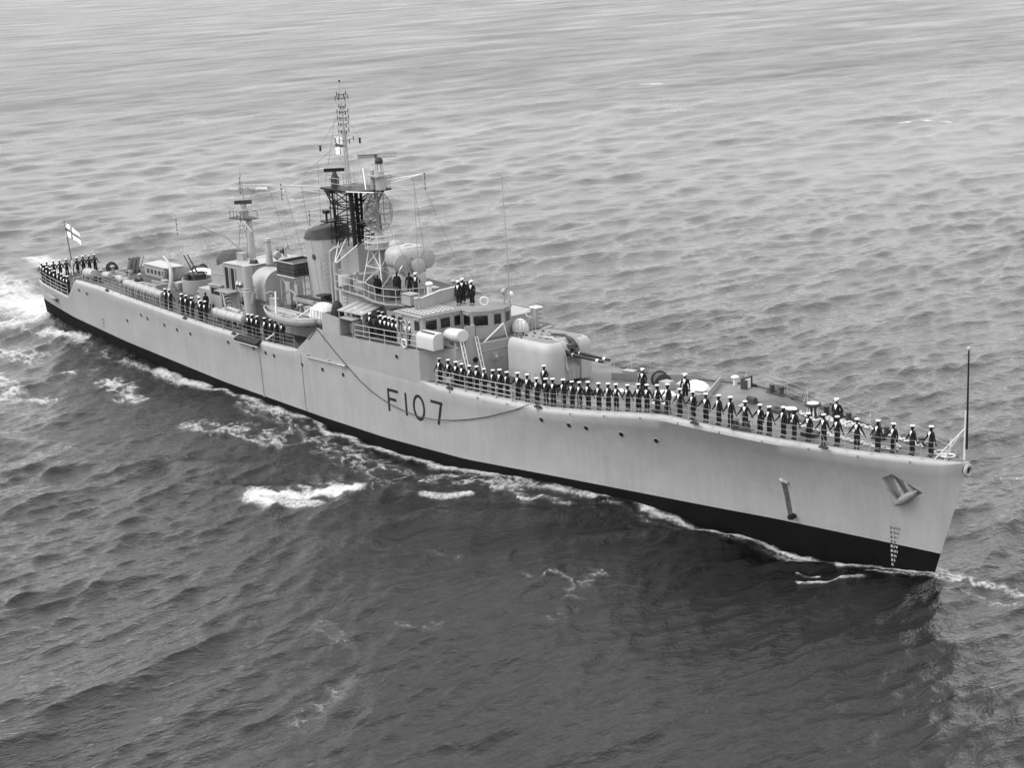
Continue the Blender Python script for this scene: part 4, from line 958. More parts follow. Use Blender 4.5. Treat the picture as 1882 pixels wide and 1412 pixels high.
# ensign staff
b = MB(); b.cyl((-56.9, 0, 5.2), (-57.9, 0, 11.0), .07, .04, 8); b.build('ensign_staff', M_['dark'], ship)
b = MB(); b.tube([(-56.3, -.5, 5.2), (-57.1, 0, 6.7)], .05, 5); b.tube([(-56.3, .5, 5.2), (-57.1, 0, 6.7)], .05, 5); b.build('staff_stay', M_['white'], ship)
# whip aerials
b = MB(); b.tube([(15.0, .8, 11.1), (15.05, .8, 14.0), (14.8, .8, 21.0)], [.05, .035, .022], 5); b.lathe((15.0, .8, 11.1), [(.16, 0), (.12, .5), (.05, .9)], 8); b.build('whip_aerial', M_['grey'], ship)
b = MB(); b.tube([(10.6, -4.4, 11.1), (10.8, -4.4, 15), (10.9, -4.4, 20.2)], [.045, .032, .022], 5); b.cyl((10.6, -4.4, 11.1), (10.6, -4.4, 11.7), .1, .08, 8); b.build('whip_aerial', M_['grey'], ship)
# stowage at the ship's side: accommodation gangway rolled
b = MB(); b.box(0, 3.6, -.35, .35, 0, .28); o = b.build('side_ladder_stowage', M_['net'], ship, bevel=.05); o.location = (-13.2, -6.3, 5.78); o.rotation_euler = (R(25), 0, R(0))
b = MB(); b.tube([(-13.2, -6.6, 5.62), (-9.5, -6.62, 5.6)], .06, 5); b.build('stowage_bar', M_['light'], ship)
b = MB(); b.box(-54.0, -50.2, 0, 0, 0, 0)
b = MB(); b.prismd([(-53.8, -4.55, 4.25), (-51.2, -4.9, 4.05), (-51.4, -5.35, 4.05), (-53.6, -5.0, 4.25)], (0, 0, .1)); b.prismd([(-53.0, -4.6, 3.75), (-51.6, -4.8, 3.6), (-51.5, -5.1, 4.08), (-52.9, -4.9, 4.2)], (0, .1, 0)); b.build('propeller_guard', M_['hull'], hull)

# ------------------------------------------------------------------ deck stowage that is not fixed: top-level things
# life raft canisters
cm = MB(); cm.lathe((0, 0, 0), [(.12, -.62), (.33, -.6), (.38, -.5), (.38, .5), (.33, .6), (.12, .62)], 16, 'x'); CAN = cm.mesh('canister_shell', M_['light'], True)
cb_ = MB(); cb_.torus((0, 0, 0), .385, .02, 'x', 16, 4); CB = cb_.mesh('strap', M_['grey'])
cs_ = MB(); cs_.box(-.05, .05, -.3, .3, -.85, -.3); CS = cs_.mesh('cradle', M_['grey'])
def canister(x, y, z, rz, lab, sc=1, grp='life raft canisters along the starboard deck edge'):
    o = empty('life_raft_canister', (x, y, z), rz, lab, 'life raft', grp)
    inst('canister_shell', CAN, o); inst('strap', CB, o, (-.25, 0, 0)); inst('strap', CB, o, (.25, 0, 0)); inst('cradle', CS, o, (-.35, 0, 0)); inst('cradle', CS, o, (.35, 0, 0)); o.scale = (sc, sc, sc); return o
for k in range(6):
    x = -34.8+k*1.25
    canister(x, -hbd(x)+.85, zdk(x)+1.0, R(2), 'pale drum shaped raft canister by the after rail, %s from the stern' % ordn(k+1), .98)
canister(-44.3, -4.25, 7.5, R(6), 'large white life raft canister beside the rail just forward of the stern well', 1.25)
canister(-41.7, -3.7, 7.5, R(6), 'white life raft canister behind the rail, next forward of the large stern one', .9)
canister(-39.6, -3.4, 7.4, R(4), 'weathered life raft canister standing inboard between the rail and the after mortar', .8)
for k, x in enumerate((-38.6, -37.0, -35.6, -34.2, -32.8)):
    canister(x, -3.7+.0*k, zdk(x)+.55, R(86), 'small drum lying inboard of the raft canister row, %s from the stern' % ordn(k+1), .62, 'drums stowed inboard of the after rafts')
# long floats by the waist
for k, (x, y, z, L_, r, rz) in enumerate(((-16.9, -4.75, 7.0, 5.2, .42, 0), (-16.2, -3.9, 7.05, 3.2, .26, 6), (-17.2, -4.1, 7.35, 2.4, .22, -8))):
    b = MB(); b.lathe((0, 0, 0), [(r*.5, -L_/2), (r*.92, -L_/2+.1), (r, -L_/2+.3), (r, L_/2-.3), (r*.92, L_/2-.1), (r*.5, L_/2)], 14, 'x')
    g = empty('float_roll', (x, y, z), R(rz), ['long thick pale float rolled up along the starboard rail amidships', 'short float lying on the long float amidships', 'thin float resting on top of the other two amidships'][k], 'float')
    b.build('float_cover', M_['light'], g, smooth=True)
    for t in (-.3, 0, .3): MB().torus((t*L_, 0, 0), r*1.01, .025, 'x', 14, 4).build('lashing', M_['grey'], g)
    for t in (-.34, .34): MB().box(L_*t-.05, L_*t+.05, -.3, .3, -.75, 0).build('cradle', M_['grey'], g)
bu = MB(); bu.ell((0, 0, 0), .3, .26, .22, 10, 6); BUN = bu.mesh('canvas_bundle', M_['light'], True)
for k, (x, y, z) in enumerate(((-18.6, -4.2, 7.2), (-18.0, -3.9, 7.3), (-15.3, -4.3, 7.3), (-14.9, -3.9, 7.1), (-15.8, -4.4, 7.45))):
    o = inst('canvas_bundle', BUN, None, (x, y, z), k); tag(o, 'small pale canvas bundle piled on the floats amidships, %s from the left' % ordn([1, 2, 4, 5, 3][k]), 'bundle', 'bundles on the amidships floats')
# wire reels
def reel(x, y, z, rz, r, wd, lab, m='net'):
    g = empty('cable_reel', (x, y, z), rz, lab, 'reel')
    b = MB(); b.lathe((0, 0, r), [(r*.8, -wd/2), (r*.86, 0), (r*.8, wd/2)], 16, 'y'); b.build('wound_cable', M_[m], g, smooth=True)
    for s in (-1, 1): b = MB(); b.lathe((0, s*wd/2, r), [(r, 0), (r, s*.06)], 18, 'y'); b.build('flange', M_['dark'], g)
    b = MB(); b.box(-.1, .1, -wd/2-.15, -wd/2-.08, 0, r); b.box(-.1, .1, wd/2+.08, wd/2+.15, 0, r); b.build('reel_stand', M_['grey'], g)
reel(-54.3, 3.2, 5.05, R(70), .62, .9, 'tall dark cable reel at the far corner of the stern well')
reel(-46.6+.9, -3.9, 6.85, R(0), .42, .8, 'dark cable reel at the edge of the step above the stern well')
reel(29.8, 1.9, 6.95, R(60), .62, 1.0, 'dark covered cable reel on the far side of the forecastle abaft the breakwater', 'canvas')
reel(-36.2, 3.6, 6.85, R(20), .6, 1.1, 'dark cable reel on the far side beside the white hatch cover')
# white covered lockers / paravanes
def cover(x, y, z, lx, ly, h, rz, lab, m='canvasw', nm='canvas_cover', cat='cover'):
    b = MB(); n = 12; v = []; f = []
    rr = random.Random(int(x*10))
    for i in range(n+1):
        for j in range(7):
            u = -1+2*i/n; w_ = -1+2*j/6
            hh = h*max(0, (1-abs(u)**3.2))*max(0, (1-abs(w_)**3))**.5
            v.append((u*lx/2, w_*ly/2, hh+rr.uniform(-.02, .02)*(hh > .05)))
    for i in range(n):
        for j in range(6): f.append((i*7+j, (i+1)*7+j, (i+1)*7+j+1, i*7+j+1))
    b.add(v, f); o = b.build(nm, M_[m], None, smooth=True); o.location = (x, y, z); o.rotation_euler.z = rz; return tag(o, lab, cat)
cover(33.0, 2.2, 7.45, 2.3, 1.0, .6, R(-8), 'white canvas cover over gear at the far side of the forecastle')
cover(32.3, -.2, 7.35, 1.7, .8, .4, R(10), 'white canvas cover behind the sailors abaft the breakwater')
cover(30.6, 3.4, 7.1, 1.2, .5, .3, 0, 'small white cover on the far deck edge forward of the gun turret')
cover(-34.3, 2.9, 7.6, 3.2, 1.3, .4, R(0), 'white sheet over the hatch forward of the far cable reel')
MB().box(-36, -32.6, 2.2, 3.6, 6.4, 7.6).build('hatch_coaming', M_['grey'], ship)
b = MB(); b.box(-.75, .75, -.25, .25, 0, .35); o = b.build('deck_bench', M_['canvasw'], None, bevel=.04); o.location = (28.6, -.9, 6.85); o.rotation_euler.z = R(-38); tag(o, 'long white box on the deck in front of the gun turret', 'box')
# stools by the deck edge
for k, x in enumerate((34.9, 35.7)):
    b = MB(); b.box(-.25, .25, -.22, .22, .42, .5)
    for dx in (-.2, .2):
        for dy in (-.18, .18): b.tube([(dx, dy, 0), (dx*.9, dy*.9, .45)], .03, 4)
    o = b.build('stool', M_['white'], None); o.location = (x, -hbd(x)+1.0, zdk(x)+.02); tag(o, 'small white stool near the rail, the %s one' % ['aftermost', 'forward'][k], 'stool')
# anchor chains
def chain_path(pts, lab):
    P_ = [Vector(p) for p in pts]; L = [0]
    for a, c in zip(P_[:-1], P_[1:]): L.append(L[-1]+(c-a).length)
    b = MB(); n = int(L[-1]/.26)
    for k in range(n):
        d = L[-1]*(k+.5)/n; i = max(j for j in range(len(L)-1) if L[j] <= d); t = (d-L[i])/(L[i+1]-L[i]); p = P_[i].lerp(P_[i+1], t); dd = (P_[i+1]-P_[i]).normalized(); a = math.atan2(dd.y, dd.x)
        q = []
        for j in range(9):
            u = 2*math.pi*j/8; lx, ly = .2*math.cos(u), .11*math.sin(u)
            x, y, z = (lx, ly, 0) if k % 2 else (lx, 0, ly)
            q.append(p+Vector((x*math.cos(a)-y*math.sin(a), x*math.sin(a)+y*math.cos(a), z+.06)))
        b.tube(q, .045, 4)
    o = b.build('anchor_chain', M_['chain'], None, smooth=True); o['kind'] = 'stuff'; return tag(o, lab, 'chain')
def dzp(x, y): return (x, y, dz(x, y))
chain_path([dzp(43.7, -.5), dzp(44.2, -.5), dzp(46.5, -.9), dzp(48.6, -1.0), dzp(50.4, -.95), dzp(51.8, -.8), dzp(51.6, -.2), dzp(51.0, .1)], 'white painted anchor chain on the near side of the forecastle deck')
chain_path([dzp(44.0, 1.9), dzp(46.9, 2.0), dzp(48.5, 1.9), dzp(50.2, 1.4), dzp(51.8, 1.0), dzp(52.6, .7)], 'white painted anchor chain on the far side of the forecastle deck')
chain_path([dzp(42.5, 1.6), dzp(44.3, .9), dzp(45.6, 1.8), dzp(47.3, .8), dzp(48.4, .4)], 'white painted chain end running between the two capstans')
b = MB()
for k in range(5): b.torus((54.9+.05*k, .0, 0), .42-.04*k, .05, 'z', 20, 5)
b.torus((54.4, .1, .04), .4, .05, 'z', 20, 5)
o = b.build('coiled_rope', M_['rope'], None); o.location = (0, 0, 7.72); tag(o, 'pale mooring rope coiled on deck right behind the jackstaff', 'rope')
# anchor housed in the recess
an = empty('anchor', (52.15, -(hull_y(52.15, 5.3)+.0), 5.3), 0, 'grey stockless anchor housed in the recess on the starboard bow', 'anchor'); an.rotation_euler = (0, R(-38), R(13))
b = MB(); b.tube([(0, .2, .75), (0, -.05, -.55)], [.13, .16], 8); b.build('shank', M_['anchorp'], an)
b = MB(); b.lathe((0, -.06, -.68), [(.02, -.95), (.16, -.7), (.25, -.3), (.27, 0), (.25, .3), (.16, .7), (.02, .95)], 10, 'x', 1, 1); b.prismd([(-.8, -.02, -.6), (-.45, -.02, -.55), (-.62, .0, .35)], (0, -.16, 0)); b.prismd([(.45, -.02, -.55), (.8, -.02, -.6), (.62, .0, .35)], (0, -.16, 0)); b.build('fluke', M_['anchorp'], an, smooth=True)

# ---- boats
def hull_boat(name, L_, B_, D_, loc, rz, lab, cover_=False, m='wood'):
    g = empty(name, loc, rz, lab, 'boat'); nS = 19; nR = 9; v = []; f = []
    for i in range(nS):
        u = -1+2*i/(nS-1); w_ = (1-abs(u)**2.4)**.75 if abs(u) < 1 else 0; w_ = max(w_, .012); sh = .22*u*u
        for j in range(nR):
            a = math.pi*j/(nR-1); yy = -math.cos(a)*w_*B_/2; zz = -(math.sin(a)**.75)*D_*(.55+.45*w_) + sh*D_*1.4
            v.append((u*L_/2*(1-.04*math.sin(a)), yy, zz))
    for i in range(nS-1):
        for j in range(nR-1): f.append((i*nR+j, (i+1)*nR+j, (i+1)*nR+j+1, i*nR+j+1))
    b = MB(); b.add(v, f); o = b.build('boat_hull', M_[m], g, smooth=True)
    md = o.modifiers.new('t', 'SOLIDIFY'); md.thickness = .07; md.offset = 0
    for s in (0, nR-1):
        b = MB(); b.tube([Vector(v[i*nR+s])+Vector((0, 0, .02)) for i in range(nS)], .06, 5); b.build('gunwale', M_['light'], g)
    for k in range(4):
        b = MB(); 
        for jj in (1, nR-2):
            jx = 1+(k*.55) if jj == 1 else nR-2-(k*.55); a = math.pi*jx/(nR-1)
            pts = []
            for i in range(1, nS-1):
                u = -1+2*i/(nS-1); w_ = max((1-abs(u)**2.4)**.75, .012); sh = .22*u*u
                pts.append((u*L_/2*(1-.04*math.sin(a)), -math.cos(a)*w_*B_/2*1.03, -(math.sin(a)**.75)*D_*(.55+.45*w_)+sh*D_*1.4))
            b.tube(pts, .018, 4)
        b.build('strake', M_['grey'], g)
    if not cover_:
        for x in (-.28, -.05, .2): 
            b = MB(); ww = B_/2*(1-abs(x*2)**2.4)**.75; b.box(x*L_-.13, x*L_+.13, -ww, ww, -.2, -.15); b.build('thwart', M_['wood'], g)
        b = MB(); b.box(-L_*.36, L_*.36, -B_*.3, B_*.3, -.55, -.5); b.build('bottom_board', M_['dark'], g)
        b = MB()
        for y in (-.3, -.15, .25, .4): b.tube([(-L_*.3, y, -.08), (L_*.3, y*.8, -.06)], .035, 5)
        b.build('oar', M_['light'], g)
    else:
        b = MB(); vv = []; ff = []
        for i in range(11):
            u = -.62+1.24*i/10; w_ = (1-abs(u)**2.4)**.75; hh = 1.15*(1-abs(u/.66)**4)
            for j in range(9):
                a = math.pi*j/8; vv.append((u*L_/2, -math.cos(a)*w_*B_/2*1.04, .05+max(hh, .0)*(math.sin(a)**.6)))
        for i in range(10):
            for j in range(8): ff.append((i*9+j, (i+1)*9+j, (i+1)*9+j+1, i*9+j+1))
        b.add(vv, ff); b.build('canopy', M_['canvasw'], g, smooth=True)
    return g
hull_boat('whaler', 8.2, 2.0, .85, (-6.4, -4.95, 8.5), R(0.5), 'open grey pulling boat hanging above the waist, with oars laid in it')
hull_boat('motor_boat', 4.2, 1.8, .7, (-2.6, -4.2, 8.75), R(0), 'small boat under a white canvas canopy, ahead of the open pulling boat', True)
for k, (a, c, lab) in enumerate((((-9.2, -4.6, 10.1), (-8.0, -5.5, 7.9), 'upright white boat spar leaning over the after end of the open boat'), ((-3.9, -4.3, 9.5), (-9.2, -5.9, 6.2), 'long white boat spar slanting down across the open boat'))):
    b = MB(); b.tube([a, c], .07, 6); tag(b.build('boat_spar', M_['white']), lab, 'spar')
for x in (-9.9, -3.4):
    MB().tube([(x, -3.9, 6.3), (x, -4.0, 8.6), (x, -4.2, 9.6), (x, -4.7, 10.0), (x, -5.1, 9.9)], [.14, .13, .11, .1, .08], 7).build('boat_davit', M_['grey'], ship)
b = MB(); b.tube([(-8.6+.95*math.cos(t), -3.5, 9.0+1.1*math.sin(t)) for t in np.linspace(-.3, math.pi+.3, 12)], .07, 5); b.build('boat_deck_hoop', M_['grey'], ship)
b = MB()
for k in range(7): b.tube([(-2.9+k*.42, -5.25, 8.45), (-2.9+k*.42, -5.25, 9.5)], .025, 4)
b.tube([(-2.9, -5.25, 9.5), (-.2, -5.25, 9.5)], .03, 4); b.build('boat_deck_rail', M_['light'], ship)
# port side covered boat and tub forward of the wheelhouse
b = MB(); b.ell((15.0, 1.75, 9.25), .75, .55, .75, 16, 8, -.3); tag(b.build('canvas_cover', M_['canvasw'], None, smooth=True), 'white canvas covered mounting in the railed enclosure behind the wheelhouse corner', 'cover')
rail([(15.55, .7, 9.01), (15.8, 1.6, 9.01), (15.75, 2.6, 9.01)], 1.0, .3, wires=(1,), stay=False, r=.03, label='close barred railing at the port side of the bridge front')
b = MB(); b.box(14.9, 15.6, 2.9, 3.5, 9.1, 10.6); o = b.build('port_signal_box', M_['grey'], ship, bevel=.04)
b = MB(); b.box(14.85, 15.65, 2.85, 3.55, 10.6, 10.7); b.build('lid', M_['white'], o)
b = MB()
for k in range(4): b.tube([(15.62, 3.1, 9.35+k*.34), (15.76, 3.2, 9.3+k*.34), (15.62, 3.35, 9.35+k*.34)], .03, 4)
b.build('step_iron', M_['white'], o)
# lifebuoys
lm_ = MB(); lm_.torus((0, 0, 0), .3, .075, 'y', 22, 8); LB = lm_.mesh('lifebuoy', M_['rope'], True)
for (x, y, z, rx, rz, lab) in ((10.9, -6.22, 8.95, 0, 0, 'pale lifebuoy hung on the starboard signal deck railing in front of the sailors'),
                       (14.95, 2.8, 10.2, 0, 70, 'dark rimmed lifebuoy on the end of the box behind the gun turret'),
                       (-56.7, -1.0, 6.4, 0, 80, 'lifebuoy on the stern rail'),
                       (14.0, -2.12+1.3, 11.65, 0, 40, 'lifebuoy standing at the front edge of the bridge roof')):
    o = inst('lifebuoy', LB, None, (x, y, z), R(rz)); tag(o, lab, 'lifebuoy')
# dark canvas bundles
for (x, y, z, rx, ry, rz_, lab, m) in ((.35, -4.9, 9.5, .55, .5, 1.15, 'big dark canvas covered mounting at the after corner of the signal deck', 'net'),
                                (9.0, .4, 11.5, 1.5, .5, .45, 'dark tarpaulin heaped behind the bulwark on the bridge roof', 'canvas'),
                                (12.0, 2.0, 0, 0, 0, 0, '', '')):
    if not lab: continue
    b = MB(); b.ell((0, 0, 0), rx, ry, rz_, 14, 8, -.6); o = b.build('canvas_heap', M_[m], None, smooth=True); o.location = (x, y, z); tag(o, lab, 'canvas heap')
for k, (x, y) in enumerate(((8.9, -3.9), (5.9, -3.6))):
    b = MB(); b.box(-.6, .6, -.45, .45, 0, .8); b.box(-.65, .65, -.5, .5, .8, .86); o = b.build('equipment_locker', M_['dark' if k else 'grey'], None, bevel=.03); o.location = (x, y, 11.27 if x < 6 else 11.27); 
    if x > 6: o.location.z = 11.27
    tag(o, ['grey equipment locker at the forward corner of the director platform', 'dark equipment locker on the director platform abaft the forward corner'][k], 'locker')

# ---- flags
def flag(loc, rz, wd, hg, lab, droop, staff_dir=(0, 0, 1)):
    g = empty('flag', loc, rz, lab, 'flag'); n = 18; m = 12
    def pt(i, j):
        u = i/n; v_ = j/m
        return (u*wd*.82, .16*math.sin(u*7+v_*1.5)*u, -v_*hg*(1-.1*u)-droop*u*u)
    V = [pt(i, j) for i in range(n+1) for j in range(m+1)]; F = []; MI = []
    for i in range(n):
        for j in range(m):
            F.append((i*(m+1)+j, (i+1)*(m+1)+j, (i+1)*(m+1)+j+1, i*(m+1)+j+1))
            u = (i+.5)/n; v_ = (j+.5)/m
            cross = abs(u-.5) < .06 or abs(v_-.5) < .085
            canton = u < .42 and v_ < .4
            dk = cross
            if canton:
                uu = u/.42; vv = v_/.4; dk = not (abs(uu-.5) < .1 or abs(vv-.5) < .14 or abs(uu-vv) < .1 or abs(uu+vv-1) < .1)
            MI.append(1 if dk else 0)
    b = MB(); b.v = V; b.f = F; b.m = MI; o = b.build('cloth', [M_['flagw'], M_['flagd']], g, smooth=True)
    return g
flag((-57.85, 0, 10.7), R(8), 3.0, 1.5, 'white ensign with dark cross and canton streaming from the staff at the stern', .9)
flag((-5.1, -.25, 22.9), R(20), 1.3, 1.5, 'white flag with a dark cross flying below the masthead', .15)
for k, (x, y, z, lab) in enumerate(((-1.9, 0, 22.7, 'small black bird shaped signal shape hanging to the right of the mast'), (-5.6, -1.4, 22.0, 'tiny dark signal block hanging to the left of the mast flag'))):
    b = MB(); b.cyl((x, y, z-.2), (x, y, z+.2), .1, .07, 8); b.box(x-.14, x+.14, y-.03, y+.03, z+.16, z+.24); b.tube([(x, y, z+.2), (-4.1, 0, 25.0)], .008, 4); tag(b.build('signal_shape', M_['black']), lab, 'signal shape')


# ---- small fittings scattered over decks and houses
fit = {}
b = MB(); b.cyl((0, 0, 0), (0, 0, .55), .12, .12, 8); b.lathe((0, 0, .55), [(.24, 0), (.26, .08), (.1, .2)], 10); fit['mushroom_vent'] = b.mesh('mushroom_vent', M_['grey'], True)
b = MB(); b.box(-.45, .45, -.25, .25, 0, .6); b.box(-.48, .48, -.28, .28, .6, .66); fit['deck_locker'] = b.mesh('deck_locker', M_['grey'])
b = MB(); b.lathe((0, 0, .4), [(.3, -.3), (.3, -.26), (.16, -.24), (.16, .24), (.3, .26), (.3, .3)], 10, 'y'); b.box(-.05, .05, -.36, -.3, 0, .5); b.box(-.05, .05, .3, .36, 0, .5); fit['hose_reel'] = b.mesh('hose_reel', M_['dark'])
b = MB(); b.tube([(0, 0, 0), (0, 0, .7), (.1, 0, .95), (.3, 0, .95)], .12, 8); b.lathe((.3, 0, .95), [(.12, 0), (.2, .12)], 10, 'x'); fit['cowl_vent'] = b.mesh('cowl_vent', M_['light'], True)
b = MB(); b.box(-.5, .5, -.4, .4, 0, .22); b.torus((0, 0, .25), .16, .03, 'z', 10, 4); fit['hatch'] = b.mesh('hatch', M_['dark'])
b = MB(); b.cyl((-.35, 0, .2), (.35, 0, .2), .2, .2, 10); b.box(-.4, .4, -.25, .25, 0, .1); fit['winch'] = b.mesh('winch', M_['dark'])
rf = random.Random(17)
def fitn(nm, x, y, z, rz=None): inst(nm, fit[nm], ship, (x, y, z), rf.uniform(-.2, .2) if rz is None else rz)
for nm, x, y in (('mushroom_vent', -44.6, -2.9), ('hatch', -43.6, 2.6), ('winch', -45.3, 1.2), ('mushroom_vent', -45.4, -1.2), ('deck_locker', -41.9, 2.9), ('cowl_vent', -39.8, -2.3), ('hose_reel', -37.4, -2.5), ('mushroom_vent', -38.9, -1.6),
                 ('deck_locker', -34.6, -1.2), ('winch', -31.8, -3.7), ('cowl_vent', -29.6, -3.3), ('hatch', -28.2, -2.8), ('mushroom_vent', -27.9, -1.3), ('hose_reel', -27.3, 1.5), ('deck_locker', -26.2, -2.3), ('mushroom_vent', -32.4, 3.2),
                 ('hose_reel', -13.2, -4.6), ('deck_locker', -11.9, -4.4), ('mushroom_vent', -23.9, -3.6), ('hatch', 26.2, -1.4), ('mushroom_vent', 27.3, 2.4), ('winch', 38.8, 1.2), ('mushroom_vent', 40.2, -1.3), ('hatch', 41.3, .8), ('deck_locker', 25.1, 3.4), ('mushroom_vent', 47.9, -.1), ('winch', 49.6, .5), ('hatch', 46.0, -1.5)):
    fitn(nm, x, y, dz(x, y))
for nm, x, y in (('cowl_vent', -12.6, -2.9), ('deck_locker', -11.4, -3.4), ('hose_reel', -8.3, -3.3), ('mushroom_vent', -7.2, -3.5), ('deck_locker', -5.9, -3.5), ('cowl_vent', -4.9, -3.4), ('winch', -3.9, -2.9), ('hatch', -10.4, .8), ('mushroom_vent', -11.9, 1.6)):
    fitn(nm, x, y, 8.38)
for nm, x, y in (('deck_locker', 1.2, -3.1), ('mushroom_vent', 2.2, 1.6), ('hose_reel', 8.0, 1.8), ('deck_locker', 7.6, -.6), ('cowl_vent', -.9, -2.2), ('mushroom_vent', 6.9, 1.9)): fitn(nm, x, y, 11.26)
for nm, x, y in (('mushroom_vent', -19.4, 1.4), ('cowl_vent', -17.4, 1.9), ('deck_locker', -19.8, -1.2), ('winch', -17.2, -1.6), ('hose_reel', -18.4, 2.0)): fitn(nm, x, y, 11.1)
# pipes and cable runs on the house sides
def run(par, pts, r=.035, m='light'): MB().tube(pts, r, 5).build('pipe_run', M_[m], par)
run(ab, [(-22.4, -2.85, 9.9), (-20.4, -2.85, 9.9), (-20.4, -2.85, 10.8)]); run(ab, [(-18.1, -2.85, 6.3), (-18.1, -2.85, 8.6)]); run(ab, [(-16.8, -2.86, 6.3), (-16.8, -2.86, 10.9)])
run(mid, [(-.9, -3.56, 10.8), (6.4, -3.66, 10.8)]); run(mid, [(4.6, -3.64, 8.5), (4.6, -3.64, 10.8)]); run(house, [(9.2, -5.57, 9.6), (12.3, -5.66, 9.6)], .025); run(house, [(12.5, -5.2, 9.55), (12.78, -2.2, 9.55)], .025)
run(lower, [(15.66, -4.5, 6.7), (15.66, -4.5, 8.8)], .04); run(lower, [(15.85, -2.7, 8.4), (15.98, -.4, 8.4)], .03)
for z in np.arange(9.0, 13.6, .42): MB().tube([(-6.3, -1.42, z), (-6.3, -1.56, z), (-5.9, -1.5, z), (-5.9, -1.36, z)], .022, 4).build('rung', M_['light'], fn).location = (7.6, 0, 0)
for x, y, z in ((-15.9, -2.84, 9.6), (-21.8, -2.84, 7.6), (2.9, -3.6, 9.9), (5.6, -3.66, 9.4)): MB().box(x-.22, x+.22, y-.1, y, z-.3, z+.3).build('junction_box', M_['grey'], ship)
# ------------------------------------------------------------------ people
def skin_mesh(verts, edges, radii, sub=1):
    me = bpy.data.meshes.new('t'); me.from_pydata(verts, edges, []); o = bpy.data.objects.new('t', me); COL.objects.link(o)
    o.modifiers.new('s', 'SKIN'); 
    for i, r in enumerate(radii): me.skin_vertices[0].data[i].radius = r if isinstance(r, tuple) else (r, r)
    me.skin_vertices[0].data[0].use_root = True
    sb = o.modifiers.new('u', 'SUBSURF'); sb.levels = sub; sb.render_levels = sub
    bpy.context.view_layer.update(); dg = bpy.context.evaluated_depsgraph_get()
    out = bpy.data.meshes.new_from_object(o.evaluated_get(dg)); bpy.data.objects.remove(o); return out
# arms: (elbow, wrist) for left(-x) and right(+x); person faces -Y
POSE = {
 'linked': [((-.33, -.02, 1.14), (-.50, -.05, .90)), ((.33, -.02, 1.14), (.50, -.05, .90))],
 'linked_near': [((-.36, -.03, 1.16), (-.56, -.07, .95)), ((.29, 0, 1.12), (.37, -.12, .88))],
 'linked_low': [((-.31, -.04, 1.12), (-.42, -.12, .88)), ((.32, .03, 1.13), (.47, .02, .88))],
 'front': [((-.29, .02, 1.14), (-.08, -.2, .95)), ((.29, .02, 1.14), (.08, -.2, .95))],
 'behind': [((-.3, .07, 1.14), (-.1, .18, .92)), ((.3, .07, 1.14), (.1, .18, .92))],
 'side': [((-.27, .0, 1.13), (-.27, -.05, .86)), ((.27, .0, 1.13), (.27, -.05, .86))],
 'camera': [((-.3, -.12, 1.28), (-.1, -.3, 1.5)), ((.3, -.12, 1.28), (.1, -.3, 1.5))],
 'playing': [((-.3, -.05, 1.18), (-.14, -.28, 1.22)), ((.3, -.05, 1.18), (.16, -.3, 1.08))],
}
